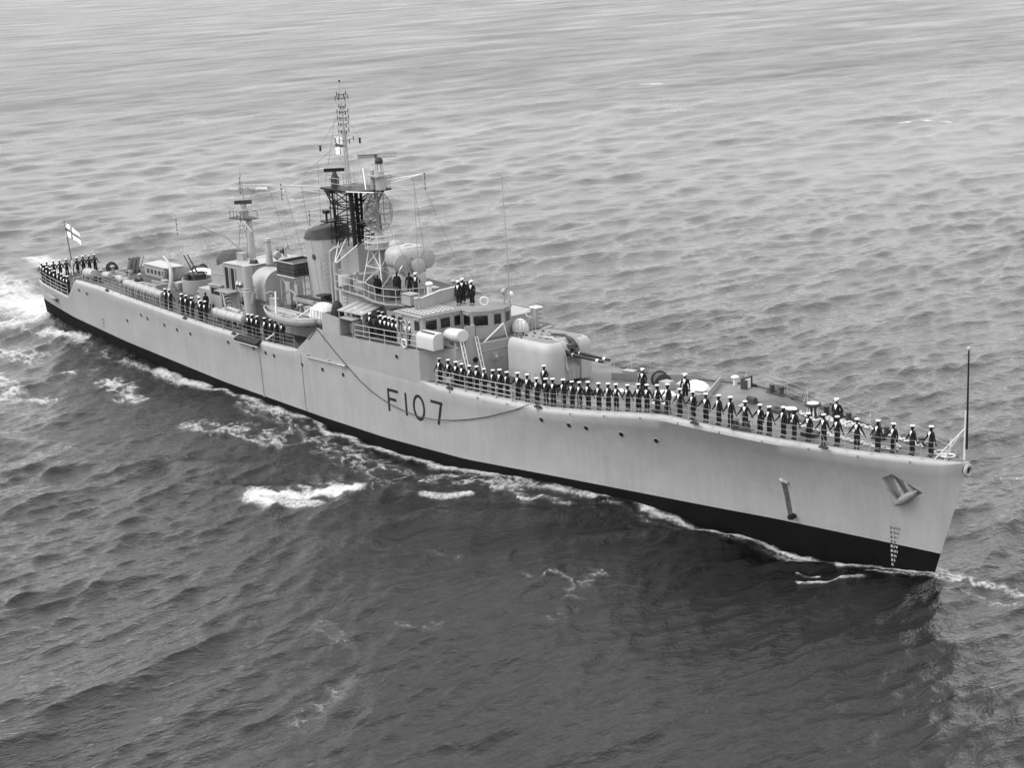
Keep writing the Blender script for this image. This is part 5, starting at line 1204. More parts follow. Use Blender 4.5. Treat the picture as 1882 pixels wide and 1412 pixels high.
def make_person(pose, coat=False):
    V = [(0, 0, .95), (0, .0, 1.12), (0, .01, 1.3), (0, .01, 1.42), (0, 0, 1.5), (0, -.005, 1.58)]
    Rr = [(.155, .12), (.145, .11), (.185, .125), (.15, .11), (.062, .062), (.06, .06)]
    E_ = [(0, 1), (1, 2), (2, 3), (3, 4), (4, 5)]
    for s, (el, wr) in zip((-1, 1), POSE[pose]):
        i = len(V); V += [(s*.17, .01, 1.4), el, wr]; Rr += [(.085, .08), (.058, .058), (.042, .042)]; E_ += [(3, i), (i, i+1), (i+1, i+2)]
        i = len(V); V += [(s*.095, 0, .84), (s*.1, -.01, .48), (s*.105, .01, .1)]
        Rr += [(.11, .115), (.082, .088), (.105, .11)] if not coat else [(.15, .15), (.085, .09), (.07, .075)]
        E_ += [(0, i), (i, i+1), (i+1, i+2)]
    me = skin_mesh(V, E_, Rr, 1)
    bm = bmesh.new(); bm.from_mesh(me)
    for fc in bm.faces:
        c = fc.calc_center_median(); fc.material_index = 1 if c.z > 1.475 and abs(c.x) < .15 and c.y > -.2 else 0
        fc.smooth = True
    # head
    hv_ = MB(); hv_.mi = 1; hv_.ell((0, -.01, 1.655), .078, .098, .118, 12, 10, -1)
    hv_.add([(-.016, -.1, 1.63), (.016, -.1, 1.63), (0, -.135, 1.635), (0, -.1, 1.685)], [(0, 1, 2), (1, 3, 2), (3, 0, 2)])        # nose
    for s in (-1, 1): hv_.ell((s*.08, .005, 1.65), .012, .022, .032, 6, 4)                                                      # ears
    # hands: palm, four bent fingers of unequal length and a thumb
    for s, (el, wr) in zip((-1, 1), POSE[pose]):
        e_ = Vector(el); w_ = Vector(wr); d = (w_-e_).normalized(); x_, y_ = basis(d)
        hv_.tube([w_-d*.01, w_+d*.04, w_+d*.085], [.03, .042, .036], 6)
        for k, ln in enumerate((.065, .078, .074, .058)):
            o_ = w_+d*.08+x_*(-.03+.02*k); hv_.tube([o_, o_+d*ln*.55, o_+d*ln*.85+y_*ln*.4], [.011, .0105, .008], 4)
        hv_.tube([w_+d*.02+x_*.035, w_+d*.05+x_*.06, w_+d*.085+x_*.062], [.013, .012, .009], 4)
    hv_.mi = 2
    for s in (-1, 1): hv_.box(s*.03-.013, s*.03+.013, -.108, -.1, 1.665, 1.678)                                                  # eyes
    hv_.box(-.025, .025, -.104, -.098, 1.595, 1.603)                                                                              # mouth
    hv_.ell((0, .03, 1.675), .086, .09, .112, 10, 6, -.05)                                                                     # hair
    off = len(bm.verts); vs = [bm.verts.new(p) for p in hv_.v]; bm.verts.ensure_lookup_table()
    for q, mi in zip(hv_.f, hv_.m):
        try: fc = bm.faces.new([vs[i] for i in q]); fc.material_index = mi; fc.smooth = True
        except Exception: pass
    bmesh.ops.recalc_face_normals(bm, faces=bm.faces)
    bm.to_mesh(me); bm.free(); me.name = 'person_body'; me.materials.clear()
    for m in ('navy', 'skin', 'shoe'): me.materials.append(M_[m])
    return me
BODY = {k: make_person(k) for k in POSE}; COAT = make_person('side', True)
c_ = MB(); c_.lathe((0, 0, 1.735), [(.09, 0), (.135, .035), (.145, .065), (.13, .085), (.05, .095)], 14, 'z', 1, 1.05); CAPM = c_.mesh('cap', M_['cap'], True)
c_ = MB(); c_.lathe((0, 0, 1.705), [(.089, -.02), (.094, .035)], 14, 'z', 1, 1.12); CBAND = c_.mesh('cap_ribbon', M_['navy'])
c_ = MB(); c_.lathe((0, 0, 1.725), [(.088, -.02), (.092, .02), (.14, .06), (.12, .085), (.04, .09)], 14, 'z', 1, 1.05); c_.prismd([(-.08, -.09, 1.725), (.08, -.09, 1.725), (.05, -.15, 1.70), (-.05, -.15, 1.70)], (0, 0, -.012)); PCAP = c_.mesh('peaked_cap', M_['cap'], True)
c_ = MB(); c_.add([(-.085, -.10, 1.48), (.085, -.10, 1.48), (.075, -.15, 1.38), (0, -.16, 1.18), (-.075, -.15, 1.38)], [(0, 1, 2, 3, 4)]); c_.add([(-.075, -.10, 1.47), (.075, -.10, 1.47), (.0, -.06, 1.49)], [(0, 1, 2)]); VEST = c_.mesh('white_shirt_front', M_['cap'])
c_ = MB(); c_.add([(-.15, .09, 1.46), (.15, .09, 1.46), (.15, .145, 1.3), (-.15, .145, 1.3)], [(0, 1, 2, 3)]); c_.tube([(-.09, -.06, 1.47), (-.1, .08, 1.475), (.1, .08, 1.475), (.09, -.06, 1.47)], .018, 4); COLL = c_.mesh('collar', M_['dark'])
c_ = MB()
for s in (-1, 1): c_.ell((s*.105, -.06, .035), .05, .13, .05, 8, 4)
SHOE = c_.mesh('shoes', M_['shoe'], True)
c_ = MB(); c_.lathe((0, .0, 1.36), [(.3, -.98), (.24, -.3), (.225, .0), (.12, .12)], 12, 'z', 1, .75); GREAT = c_.mesh('overcoat', M_['navy'], True)
def person(x, y, z, rz, pose, lab, grp=None, kind='rating', h=1.0):
    o = empty('person', (x, y, z), rz, lab, 'person', grp)
    inst('body', COAT if kind == 'coat' else BODY[pose], o)
    if kind == 'rating': inst('cap', CAPM, o, (0, 0, .018)); inst('cap_ribbon', CBAND, o); inst('white_shirt_front', VEST, o); inst('collar', COLL, o)
    elif kind in ('officer', 'petty'): inst('peaked_cap', PCAP, o); inst('white_shirt_front', VEST, o)
    elif kind == 'coat': inst('overcoat', GREAT, o)
    elif kind == 'bare': pass
    inst('shoes', SHOE, o); o.scale = (h*1.06, h*1.06, h*1.02); return o
FC = [14.26, 15.28, 16.16, 16.82, 17.68, 18.48, 19.26, 20.2, 20.92, 21.66, 22.76, 23.74, 24.66, 25.56, 26.24, 27.24, 28.06, 28.76, 29.56, 30.52, 31.36, 32.04, 33.04, 33.96, 34.68, 35.54, 36.4, 37.38, 38.42, 39.38, 40.34, 41.2, 42.26, 43.32, 43.98, 44.94, 45.68, 46.6, 47.58, 48.44, 49.66, 50.94, 51.86, 52.96, 54.04]
rr = random.Random(5)
n = len(FC)
def slope(x): return math.atan(-(hbd(x+.3)-hbd(x-.3))/.6)
for i, x in enumerate(FC):
    k = n-i; h = 1+rr.uniform(-.06, .055)
    ps = rr.choice(['linked', 'linked', 'linked_near']) if x > 37 else rr.choice(['linked_near', 'linked', 'linked_low'])
    person(x, -(hbd(x)-.5), zdk(x)+.02, slope(x)*-1+R(rr.uniform(-4, 28)), ps, 'white capped sailor at the forecastle rail, %s from the bow' % ordn(k), 'sailors lining the starboard forecastle rail', 'rating', h)
WA = [-12.3, -11.64, -10.82, -9.64, -8.7, -7.88, -6.86]
for i, x in enumerate(WA): person(x, -(hbd(x)-.55), zdk(x)+.02, R(rr.uniform(0, 25)), 'linked_near' if i % 2 else 'front', 'white capped sailor below the open boat amidships, %s from the right' % ordn(len(WA)-i), 'sailors at the rail under the boat', 'rating', 1+rr.uniform(-.03, .03))
AF = [-26.86, -26.04, -23.76, -22.92, -21.9, -21.44, -20.36, -19.54]
for i, x in enumerate(AF): person(x, -(hbd(x)-.55)+(.5 if i in (5,) else 0), zdk(x)+.02, R(rr.uniform(0, 25)), 'linked' if i < 3 else 'linked_near', 'sailor in white cap at the rail near the curved davit, %s from the left' % ordn(i+1), 'sailors at the rail near the curved davit', 'rating', 1+rr.uniform(-.03, .03))
QD = [(-56.6, -3.75), (-56.0, -3.95), (-55.2, -4.1), (-54.3, -4.2), (-53.3, -4.3), (-52.2, -4.4), (-51.1, -4.5), (-50.1, -4.6), (-49.3, -4.7), (-48.6, -4.7)]
def zq(x): return float(np.interp(x, [-57.4, -48], [5.3, 4.8]))
for i, (x, y) in enumerate(QD): person(x, y, zq(x)+.02, R(rr.uniform(0, 20)), 'linked_near', 'sailor on the near side of the stern well, %s from the stern' % ordn(i+1), 'sailors lining the starboard stern rail', 'rating', 1+rr.uniform(-.03, .03))
QP = [-3.3, -2.55, -1.85, -1.1, .15, .85, 1.55, 2.2]
for i, y in enumerate(QP): person(-56.2, y, 5.27, R(-90-0)+R(rr.uniform(-12, 12)), 'linked', 'sailor with his back turned at the stern rail, %s from the left' % ordn(i+1), 'sailors facing aft along the stern rail', 'rating', 1+rr.uniform(-.03, .03))
SG = [6.86, 7.46, 8.0, 8.46, 9.0, 9.68, 10.28, 10.8]
for i, x in enumerate(SG): person(x, -5.35-.02*i, 8.36+.02*x, R(rr.uniform(15, 30)), 'front', 'sailor in the front row behind the signal deck railing, %s from the left' % ordn(i+1), 'front row on the signal deck', 'rating', 1+rr.uniform(-.02, .02))
for i, (x, y) in enumerate(((8.2, -4.3), (9.2, -4.25), (9.9, -4.2))): person(x, y, 8.36+.02*x, R(20), 'behind', 'petty officer standing behind the front row on the signal deck, %s from the left' % ordn(i+1), None, 'officer', 1.05)
BD = [(1.6, -4.4, 'playing'), (2.4, -4.5, 'playing'), (3.0, -4.9, 'playing'), (3.5, -4.3, 'playing'), (4.2, -5.2, 'playing'), (4.4, -4.5, 'playing'), (5.1, -5.1, 'playing'), (5.0, -4.2, 'front'), (5.8, -4.4, 'playing'), (6.2, -4.0, 'front')]
for i, (x, y, ps) in enumerate(BD): person(x, y, 8.4+.01*x, R(rr.uniform(5, 45)), ps, 'bandsman playing on the after part of the signal deck, %s from the left' % ordn(i+1), 'band on the signal deck', 'rating' if i % 3 else 'officer', 1+rr.uniform(-.03, .03))
# instruments held by two of the band
for (x, y, z, lab) in ((2.75, -5.0, 9.6, 'brass horn held by a bandsman near the shelter'), (5.45, -4.7, 9.65, 'round dark drum held at the right end of the band')):
    b = MB(); 
    if 'horn' in lab: b.torus((x, y-.3, z), .16, .04, 'y', 14, 6); b.lathe((x+.2, y-.35, z+.2), [(.03, -.2), (.06, 0), (.16, .2)], 12, 'z')
    else: b.lathe((x, y-.3, z), [(.26, -.14), (.26, .14)], 16, 'y')
    tag(b.build('musical_instrument', M_['rope' if 'horn' in lab else 'dark'], None, smooth=True), lab, 'instrument')
person(5.5, -2.6, 11.27, R(40), 'side', 'man in a long dark overcoat, bareheaded, left of the pair under the director', None, 'coat', 1.05)
person(6.3, -2.0, 11.27, R(30), 'side', 'man in dark suit without a cap between the overcoated man and the officer', None, 'bare', 1.03)
person(7.0, -1.9, 11.27, R(35), 'behind', 'officer in peaked cap directly under the radar dishes', None, 'officer', 1.04)
ph = person(4.3, -3.6, 11.27, R(55), 'camera', 'photographer in dark coat leaning on the platform railing with a camera', None, 'coat', 1.0); ph.rotation_euler.x = R(14)
b = MB(); b.box(-.09, .09, -.12, .06, -.07, .07); b.cyl((0, -.12, 0), (0, -.22, 0), .05, .06, 10); o = b.build('camera', M_['black'], None); o.location = (4.55, -4.05, 12.82); o.rotation_euler.z = R(55); tag(o, 'black camera held up by the photographer at the platform railing', 'camera')
person(11.6, -1.35, 11.13, R(25), 'side', 'officer in dark uniform on the bridge roof, nearest of the two standing close together', None, 'officer', 1.03)
person(11.3, -.7, 11.13, R(25), 'side', 'officer on the bridge roof half hidden behind the nearest officer', None, 'officer', 1.05)
person(12.4, -.7, 11.13, R(20), 'side', 'officer standing alone at the right on the bridge roof', None, 'officer', 1.03)
person(9.9, .9, 10.9, R(20), 'side', 'hooded figure in dark clothing low behind the bridge roof bulwark', None, 'coat', .82)
person(8.2, -3.1, 9.95, R(20), 'playing', 'officer with binoculars standing by the corner of the director platform base', None, 'officer', 1.0)
MB().box(7.6, 8.8, -3.6, -2.6, 8.4, 9.93).build('signal_platform', M_['grey'], ship)
person(22.9, -2.9, dz(22.9, -2.9)+.01, R(15), 'front', 'petty officer standing against the near front corner of the gun turret', None, 'rating', 1.04)
person(35.4, -1.5, dz(35.4, -1.5)+.01, R(20), 'side', 'officer in dark double breasted jacket alone behind the line at the breakwater', None, 'officer', 1.06)
person(30.3, -.4, dz(30.3, -.4)+.01, R(20), 'side', 'officer standing behind the line just abaft the white canvas cover', None, 'officer', 1.0)
person(46.5, .35, dz(46.5, .35)+.01, R(15), 'behind', 'officer in long dark jacket standing by the capstans near the bow', None, 'officer', 1.08)
person(-22.6, -3.7, zdk(-22.6)+.02, R(20), 'side', 'man in dark overalls under the edge of the gun tub', None, 'bare', 1.03)


# ------------------------------------------------------------------ sea
def build_sea():
    cx, cy, H = CP.x, CP.y, CP.z
    yc = math.degrees(yaw)
    fine = np.linspace(yc-22, yc+22, 1000); coarse = np.linspace(yc+22, yc+338, 92)[1:-1]
    ang = np.radians(np.concatenate([fine, coarse]))
    dep = np.radians(np.linspace(31, 1.15, 860)); rv = H/np.tan(dep)
    rad_ = np.concatenate([[.5, 8, 20, 34, 48, 57], rv, rv[-1]*np.exp(np.linspace(0.03, 3.1, 50))])
    nA, nR = len(ang), len(rad_)
    A, Rr_ = np.meshgrid(ang, rad_)
    X = (cx+Rr_*np.cos(A)).astype(np.float64); Y = (cy+Rr_*np.sin(A)).astype(np.float64)
    dr = np.gradient(rad_)[:, None]*np.ones((1, nA)); 
    sp = np.maximum(dr, Rr_*np.gradient(ang)[None, :].clip(0, 1))
    # directional wind sea
    st = np.random.RandomState(21); N = 170
    lam = np.exp(st.uniform(math.log(.8), math.log(26), N)); th = np.radians(187+st.normal(0, 27, N)); ph = st.uniform(0, 6.283, N)
    k = 2*np.pi/lam; slope = WAVE*np.where(lam > 7, .78*(7/lam)**.7, 1.0)*np.where(lam < 2.4, 1.6, 1.0); amp = slope/k
    Z = np.zeros_like(X); DXs = np.zeros_like(X); DYs = np.zeros_like(X)
    # gusts: patchiness of the short waves
    def vnoise(x, y, seed):
        r = np.random.RandomState(seed); T = r.rand(256, 256); xi = np.floor(x).astype(int); yi = np.floor(y).astype(int); fx = x-xi; fy = y-yi
        fx = fx*fx*(3-2*fx); fy = fy*fy*(3-2*fy); a = T[xi & 255, yi & 255]; b_ = T[(xi+1) & 255, yi & 255]; c = T[xi & 255, (yi+1) & 255]; d = T[(xi+1) & 255, (yi+1) & 255]
        return (a*(1-fx)+b_*fx)*(1-fy)+(c*(1-fx)+d*fx)*fy
    def fbm(x, y, seed, o=4):
        s_ = 0; a = .5; t = 0
        for i in range(o): s_ = s_+a*vnoise(x*2**i+17*i, y*2**i+31*i, seed+i); t += a; a *= .55
        return s_/t
    gust = .55+.9*fbm(X/28, Y/28, 3, 3)
    for i in range(N):
        wgt = np.clip((lam[i]/sp-1.7)/1.2, 0, 1)*(gust if lam[i] < 9 else 1)
        p = k[i]*(X*math.cos(th[i])+Y*math.sin(th[i]))+ph[i]; c = np.cos(p); s_ = np.sin(p)
        Z += amp[i]*wgt*c; DXs -= .85*amp[i]*wgt*s_*math.cos(th[i]); DYs -= .85*amp[i]*wgt*s_*math.sin(th[i])
    # the ship's own waves
    hwt = np.interp(X, [-58, -57.4, -47, -35, -15, 8, 17, 27, 36, 44, 50, 54.1, 55], [0, 3.3, 4.6, 5.4, 5.9, 6.0, 5.6, 4.5, 3.0, 1.7, .8, 0, 0])
    inl = np.clip((56-X)/2, 0, 1)*np.clip((X+70)/12, 0, 1)
    d = np.abs(Y)-hwt
    calm = 1-.65*np.exp(-np.clip(d, 0, 99)/3.0)*inl
    Z *= calm; DXs *= calm; DYs *= calm
    hx = [-75, -58, -46, -35, -26, -18, -11, -3, 6, 12, 16, 22, 27, 32, 36, 40, 44, 48, 51, 54.5, 57]; hz = [.3, 1.75, 1.6, 1.35, .55, .5, .75, .45, -.2, -.1, .15, .75, .95, .85, .45, -.15, -.45, -.4, -.15, .3, 0]
    Z += np.interp(X, hx, hz)*np.exp(-np.clip(d, 0, 99)/4.2)*inl
    # divergent bow waves in echelon on both sides
    crest = np.zeros_like(X)
    for sg in (-1, 1):
        for q, (s0, off, L_, w_, h_) in enumerate(((7, .33, 3.5, .7, .35), (17, .34, 5, .9, .45), (27, .355, 6, 1.1, .5), (42, .36, 8, 1.3, .75), (57, .36, 8, 1.5, .5), (74, .36, 9, 1.7, .45), (93, .36, 10, 2, .4), (113, .36, 11, 2.2, .3))):
            x0 = 54-s0; y0 = sg*(s0*off+.8); a = math.radians(41); ux, uy = math.cos(a), sg*-1*-math.sin(a)*-1
            ux, uy = math.cos(a), -sg*math.sin(a)
            al = (X-x0)*ux+(Y-y0)*uy; pr = -(X-x0)*uy*1.0+(Y-y0)*ux
            bump = np.exp(-(al/L_)**2)*(np.exp(-(pr/w_)**2)-.45*np.exp(-((pr-sg*-2.2*w_)/(w_*1.6))**2))
            Z += h_*bump
    X2 = X+DXs; Y2 = Y+DYs
    # ---- foam coverage
    foam = np.zeros_like(X)
    near = (Rr_ < 900)
    n1 = fbm(X/1.1+fbm(X/.8, Y/.8, 33, 2)*1.2, Y/1.1, 40, 5); n2 = fbm(X/3.1+9, Y/3.1, 60, 4); n3 = fbm(X/.45, Y/.45, 80, 3)
    lace = 1-np.abs(fbm(X/1.6+fbm(X, Y, 5, 2)*1.6, Y/1.6, 90, 4)*2-1)*3.4
    def line(pts, w_, st_, lc=False, ends=.6):
        nonlocal foam
        best = np.full_like(X, 1e9)
        xs = [p[0] for p in pts]; ys = [p[1] for p in pts]
        m = (X > min(xs)-4*w_) & (X < max(xs)+4*w_) & (Y > min(ys)-4*w_) & (Y < max(ys)+4*w_)
        if not m.any(): return
        xm, ym = X[m], Y[m]; bb = np.full_like(xm, 1e9)
        if len(pts) == 1: bb = np.hypot(xm-xs[0], ym-ys[0])
        for (ax, ay), (bx, by) in zip(pts[:-1], pts[1:]):
            dx, dy = bx-ax, by-ay; t = np.clip(((xm-ax)*dx+(ym-ay)*dy)/(dx*dx+dy*dy+1e-9), 0, 1); bb = np.minimum(bb, np.hypot(xm-ax-t*dx, ym-ay-t*dy))
        bb = np.clip(bb+((n1[m]-.5)*2.6+(n3[m]-.5)*1.6)*min(w_, .5)*1.3, 0, None)
        fall = np.clip(1-(bb/(2*w_))**2, 0, 1)
        if lc: v_ = fall**.7*(.25+.9*lace[m])*st_+(n1[m]-.5)*.5*fall
        else: v_ = fall*st_*(1.0)+(n1[m]-.5)*1.5*np.clip(fall*2, 0, 1)+(n3[m]-.5)*.7*fall
        foam[m] = np.maximum(foam[m], v_)
    # along the hull
    hullside = (X > -22) & (X < 54.6) & (d > -1) & (d < 4)
    wl = np.interp(X, [-22, -10, 5, 20, 35, 48, 54.5], [.3, .55, .45, .6, .5, .3, .25])
    off1 = np.interp(X, [-22, 54], [.6, .35])+.3*np.sin(X*.55)+.2*np.sin(X*1.3+1)+(n2-.5)*1.0+(n3-.5)*.45
    v_ = np.exp(-((d-off1)/wl)**2)*(1.12+1.2*(n1-.5))+(n3-.5)*.4*np.exp(-((d-off1)/wl)**2)
    foam = np.where(hullside, np.maximum(foam, v_*.85), foam)
    off2 = off1+np.interp(X, [-12, 10, 24, 44], [1.6, 2.4, 1.5, .7])
    v_ = np.exp(-((d-off2)/.35)**2)*(.45+1.2*(n1-.5))
    foam = np.where((X > -12) & (X < 47) & (d < 6), np.maximum(foam, v_), foam)
    for sg in (1, -1):
        S = lambda pts: [(x, y*sg) for x, y in pts]
        line(S([(-27.5, -6.6), (-24.5, -6.7), (-21.5, -6.6), (-19.5, -6.4)]), .55, 1.05)
        line(S([(-52, -6.2), (-48.6, -6.2), (-45.5, -6.1), (-43, -6.2)]), .5, 1.05)
        line(S([(9.3, -19.3), (11, -18.2), (12.6, -17.4), (14.9, -14.4)]), .42, 1.3); line(S([(9.5, -19.6), (11.5, -19.3), (13.2, -18.4), (14.2, -17.8)]), .6, 1.12); line(S([(8.5, -19.0), (10.5, -17.5), (16.4, -12.6)]), .3, .8, True)
        line(S([(19.4, -11.4), (20.8, -10.4), (21.5, -9.0)]), .26, 1.12)
        line(S([(25.0, -7.7), (26.0, -7.4), (26.3, -6.7)]), .14, 1.05)
        line(S([(48.6, -5.8), (50.0, -5.0), (51.2, -3.2)]), .2, .95); line(S([(47.5, -4.6), (48.8, -4.5)]), .12, .9)
        line(S([(16, -13.5), (25, -8.1), (38, -5.5)]), .12, .35, True)
        line(S([(-.6, -8.6), (5.8, -8.9), (12.3, -10.0), (16.8, -9.3), (18.2, -7.6), (23, -6.6)]), .95, .78, True)
        line(S([(-2.0, -8.4), (-4.1, -10.6), (-9.8, -13.2), (-6.2, -12.8), (0, -10.5)]), .8, .85, True)
        line(S([(10, -13.4), (13, -12.4), (16, -11.6)]), .8, .6, True)
        line(S([(-29.4, -11.1), (-24.3, -11.8), (-21.0, -12.3)]), .7, 1.0, True); line(S([(-26.2, -10.2), (-22, -13)]), .6, .95, True)
        line(S([(-35.4, -12.2), (-33.3, -10.5)]), .4, .9, True)
        line(S([(36.5, -16.6), (38.2, -15.6), (39.4, -14.6), (39.1, -13.4)]), .45, .66, True); line(S([(39.6, -15.5), (41.8, -18), (42.4, -19.4)]), .3, .5, True)
        line(S([(33.2, -29.7), (36, -30)]), .5, .42, True); line(S([(40.6, -33.2), (41.6, -34.6), (42.8, -38)]), .45, .46, True); line(S([(36, -27), (39, -24)]), .3, .5, True)
        line(S([(24, -20), (27, -18), (30, -17)]), .3, .42, True)
        line(S([(-12, -7.3), (-4, -7.6), (4, -8.0)]), .5, .8, True)
        line(S([(-45, -7.0), (-35, -7.2), (-24, -7.4)]), .4, .66, True)
    line([(54.9, -.25), (53.6, -.75), (52.2, -1.2), (50.6, -1.7)], .16, .75); line([(54.9, .25), (53.6, .75), (52.0, 1.4), (48, 3.2)], .3, .9)
    line([(55.2, .3), (56.6, .9), (58.0, 1.5), (59.6, 1.7), (61, 2.4)], .3, 1.0, True); line([(56.5, -.2), (58.3, -.6), (59.5, 0)], .2, .85, True); line([(54.6, .2), (55.6, .3)], .2, .8)
    line([(45.9, 15.5), (46.3, 18.1), (47.6, 19.5), (49, 22)], .3, .6, True)
    # wake
    t = np.clip((-57.0-X)/60, 0, 1); hw = 4.5+7*t
    wk = np.where(X < -56.6, np.clip(1.25-(np.abs(Y)/hw)**2, 0, 1.2)*(1-.45*t), 0)
    foam = np.maximum(foam, np.where(X < -56.6, wk*(.85+1.1*(n2-.35))+(n1-.5)*.8*np.clip(wk*2, 0, 1), 0))
    for sg in (1, -1):
        line([(-57, 4.6*sg), (-66, 7.5*sg), (-80, 11*sg), (-100, 15*sg)], 1.3, .95); line([(-45, 5.9*sg), (-57, 7.2*sg), (-70, 10.5*sg)], .6, .8, True)
        line([(-30, -19.5*-sg), (-38, -17*-sg), (-50, -17*-sg), (-62, -19*-sg)], .8, .9, True); line([(-27, -17.5*-sg), (-33, -21*-sg)], .7, .9, True); line([(-44, 12*-sg*-1), (-60, 14*-sg*-1), (-76, 18*-sg*-1)], 1.2, .9, True)
    # a few breaking crests on the open sea
    for (x, y, L_, st_) in ((-130, 67, 5, 1.2), (-124, 68, 4, .9), (-112.6, 67, 4, 1.3), (-123.4, 59, 1.2, 1.3), (-203, 236, 9, 1.1), (-196, 249, 5, 1), (-88.8, 192.4, 6, 1.2), (-84.5, 197, 4, 1), (20, 150, 4, .9), (-240, 120, 5, .9), (40, 95, 2, .8)):
        line([(x-.35*L_, y-.5*L_), (x, y), (x+.2*L_, y+.5*L_)], .16*L_**.5, st_)
    # spontaneous small whitening on the steepest crests, rare
    foam = np.clip(foam, 0, 1.4); Z += np.clip(foam, 0, 1)*(.05+.14*(n1-.4))*(Rr_ < 300)
    co = np.stack([X2, Y2, Z], -1).reshape(-1, 3)
    I = np.arange(nR*nA).reshape(nR, nA); In = np.roll(I, -1, 1)
    q = np.stack([I[:-1], In[:-1], In[1:], I[1:]], -1).reshape(-1, 4)
    me = bpy.data.meshes.new('sea'); me.vertices.add(len(co)); me.vertices.foreach_set('co', co.astype(np.float32).ravel())
    me.loops.add(len(q)*4); me.loops.foreach_set('vertex_index', q.astype(np.int32).ravel())
    me.polygons.add(len(q)); me.polygons.foreach_set('loop_start', np.arange(0, len(q)*4, 4, dtype=np.int32))
    me.polygons.foreach_set('use_smooth', np.ones(len(q), dtype=bool))
    at = me.attributes.new('foam', 'FLOAT', 'POINT'); at.data.foreach_set('value', foam.astype(np.float32).ravel())
    me.update(calc_edges=True); me.validate()
    o = bpy.data.objects.new('sea', me); COL.objects.link(o); o['kind'] = 'structure'; return o
WAVE = .0205
m = bpy.data.materials.new('sea_water'); m.use_nodes = True; n = m.node_tree; L = n.links; b = n.nodes['Principled BSDF']
b.inputs['IOR'].default_value = 1.333
ge = n.nodes.new('ShaderNodeNewGeometry'); cd = n.nodes.new('ShaderNodeCameraData')
def noise(sc, det, vec, dist=0.0):
    x = n.nodes.new('ShaderNodeTexNoise'); x.inputs['Scale'].default_value = sc; x.inputs['Detail'].default_value = det; x.inputs['Distortion'].default_value = dist; x.inputs['Roughness'].default_value = .68; L.new(vec, x.inputs['Vector']); return x.outputs[0]
mp = n.nodes.new('ShaderNodeMapping'); mp.inputs['Rotation'].default_value = (0, 0, R(-10)); mp.inputs['Scale'].default_value = (1, .5, 1); L.new(ge.outputs['Position'], mp.inputs[0])
def bump(h, dist, strn, prev=None):
    x = n.nodes.new('ShaderNodeBump'); x.inputs['Distance'].default_value = dist; x.inputs['Strength'].default_value = strn; L.new(h, x.inputs['Height'])
    if prev: L.new(prev, x.inputs['Normal'])
    return x.outputs[0]
nb0 = bump(noise(.2, 5, mp.outputs[0], .3), .4, .5)
nb1 = bump(noise(.85, 4, mp.outputs[0], .2), .2, .95, nb0)
nb2 = bump(noise(2.3, 4, mp.outputs[0], .3), .11, 1.0, nb1)
nb3 = bump(noise(8.0, 5, mp.outputs[0], .5), .026, 1.0, nb2)
L.new(nb3, b.inputs['Normal'])
rg = n.nodes.new('ShaderNodeMapRange'); rg.inputs[1].default_value = 90; rg.inputs[2].default_value = 480; rg.inputs[3].default_value = .045; rg.inputs[4].default_value = .35
L.new(cd.outputs['View Distance'], rg.inputs[0])
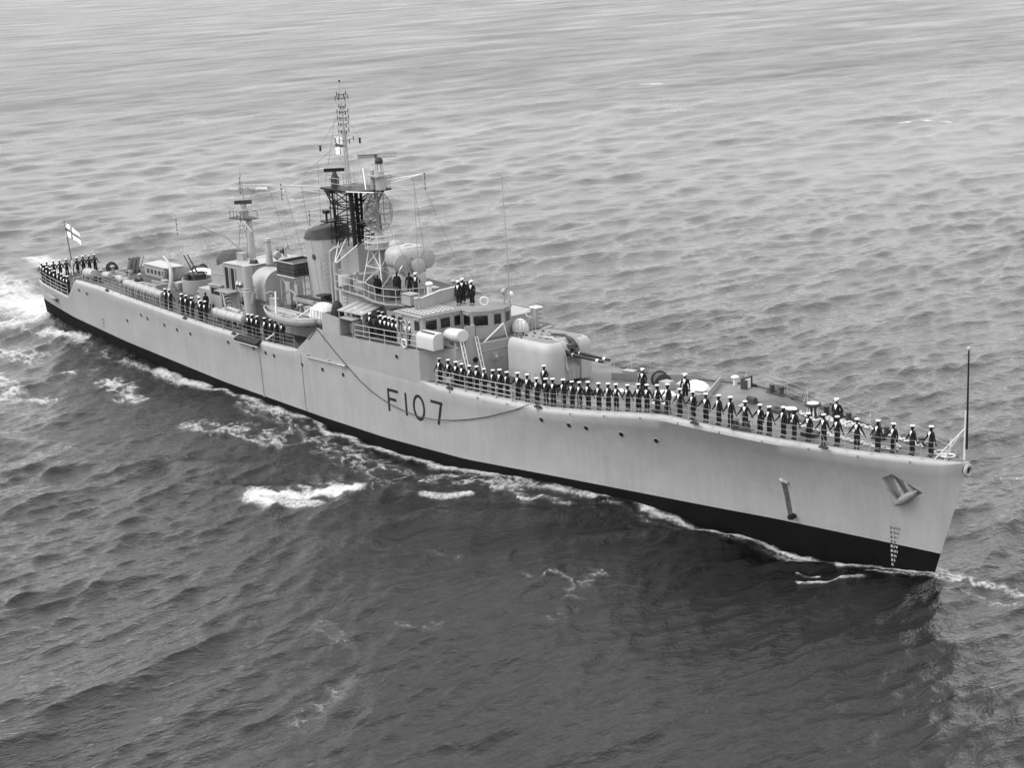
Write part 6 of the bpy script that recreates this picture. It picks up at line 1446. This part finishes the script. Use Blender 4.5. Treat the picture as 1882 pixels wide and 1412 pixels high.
# wind patches: long streaks of rougher and smoother water
ws = n.nodes.new('ShaderNodeMapping'); ws.inputs['Rotation'].default_value = (0, 0, R(-10)); ws.inputs['Scale'].default_value = (.05, .016, 1); L.new(ge.outputs['Position'], ws.inputs[0])
wn = n.nodes.new('ShaderNodeMapRange'); wn.inputs[1].default_value = .3; wn.inputs[2].default_value = .7; wn.inputs[3].default_value = .72; wn.inputs[4].default_value = 1.28; L.new(noise(1.0, 7, ws.outputs[0], .4), wn.inputs[0])
rm = n.nodes.new('ShaderNodeMath'); rm.operation = 'MULTIPLY'; L.new(rg.outputs[0], rm.inputs[0]); L.new(wn.outputs[0], rm.inputs[1]); L.new(rm.outputs[0], b.inputs['Roughness'])
at = n.nodes.new('ShaderNodeAttribute'); at.attribute_name = 'foam'
fn1 = noise(2.2, 8, ge.outputs['Position'], 1.2); fn2 = noise(9, 6, ge.outputs['Position'], .8)
ad = n.nodes.new('ShaderNodeMath'); ad.operation = 'MULTIPLY_ADD'; ad.inputs[1].default_value = 1.9; L.new(fn1, ad.inputs[0]); L.new(at.outputs['Fac'], ad.inputs[2])
ad2 = n.nodes.new('ShaderNodeMath'); ad2.operation = 'MULTIPLY_ADD'; ad2.inputs[1].default_value = 1.3; L.new(fn2, ad2.inputs[0]); L.new(ad.outputs[0], ad2.inputs[2])
mr = n.nodes.new('ShaderNodeMapRange'); mr.interpolation_type = 'SMOOTHSTEP'; mr.inputs[1].default_value = 1.9; mr.inputs[2].default_value = 3.05; L.new(ad2.outputs[0], mr.inputs[0])
# only where there is foam at all
gt_ = n.nodes.new('ShaderNodeMapRange'); gt_.inputs[1].default_value = .12; gt_.inputs[2].default_value = .4; L.new(at.outputs['Fac'], gt_.inputs[0])
mu = n.nodes.new('ShaderNodeMath'); mu.operation = 'MULTIPLY'; L.new(mr.outputs[0], mu.inputs[0]); L.new(gt_.outputs[0], mu.inputs[1])
# aerated water round the foam is paler
wc = n.nodes.new('ShaderNodeMapRange'); wc.inputs[1].default_value = .0; wc.inputs[2].default_value = 1.0; wc.inputs[3].default_value = .0025; wc.inputs[4].default_value = .05; L.new(at.outputs['Fac'], wc.inputs[0])
L.new(wc.outputs[0], b.inputs['Base Color'])
fo = n.nodes.new('ShaderNodeBsdfPrincipled'); fo.inputs['Roughness'].default_value = .9; fo.inputs['Base Color'].default_value = (.43, .43, .43, 1)
L.new(bump(fn1, .12, 1.0), fo.inputs['Normal'])
mx = n.nodes.new('ShaderNodeMixShader'); L.new(mu.outputs[0], mx.inputs[0]); L.new(b.outputs[0], mx.inputs[1]); L.new(fo.outputs[0], mx.inputs[2])
L.new(mx.outputs[0], n.nodes['Material Output'].inputs['Surface'])
sea = build_sea(); sea.data.materials.append(m)
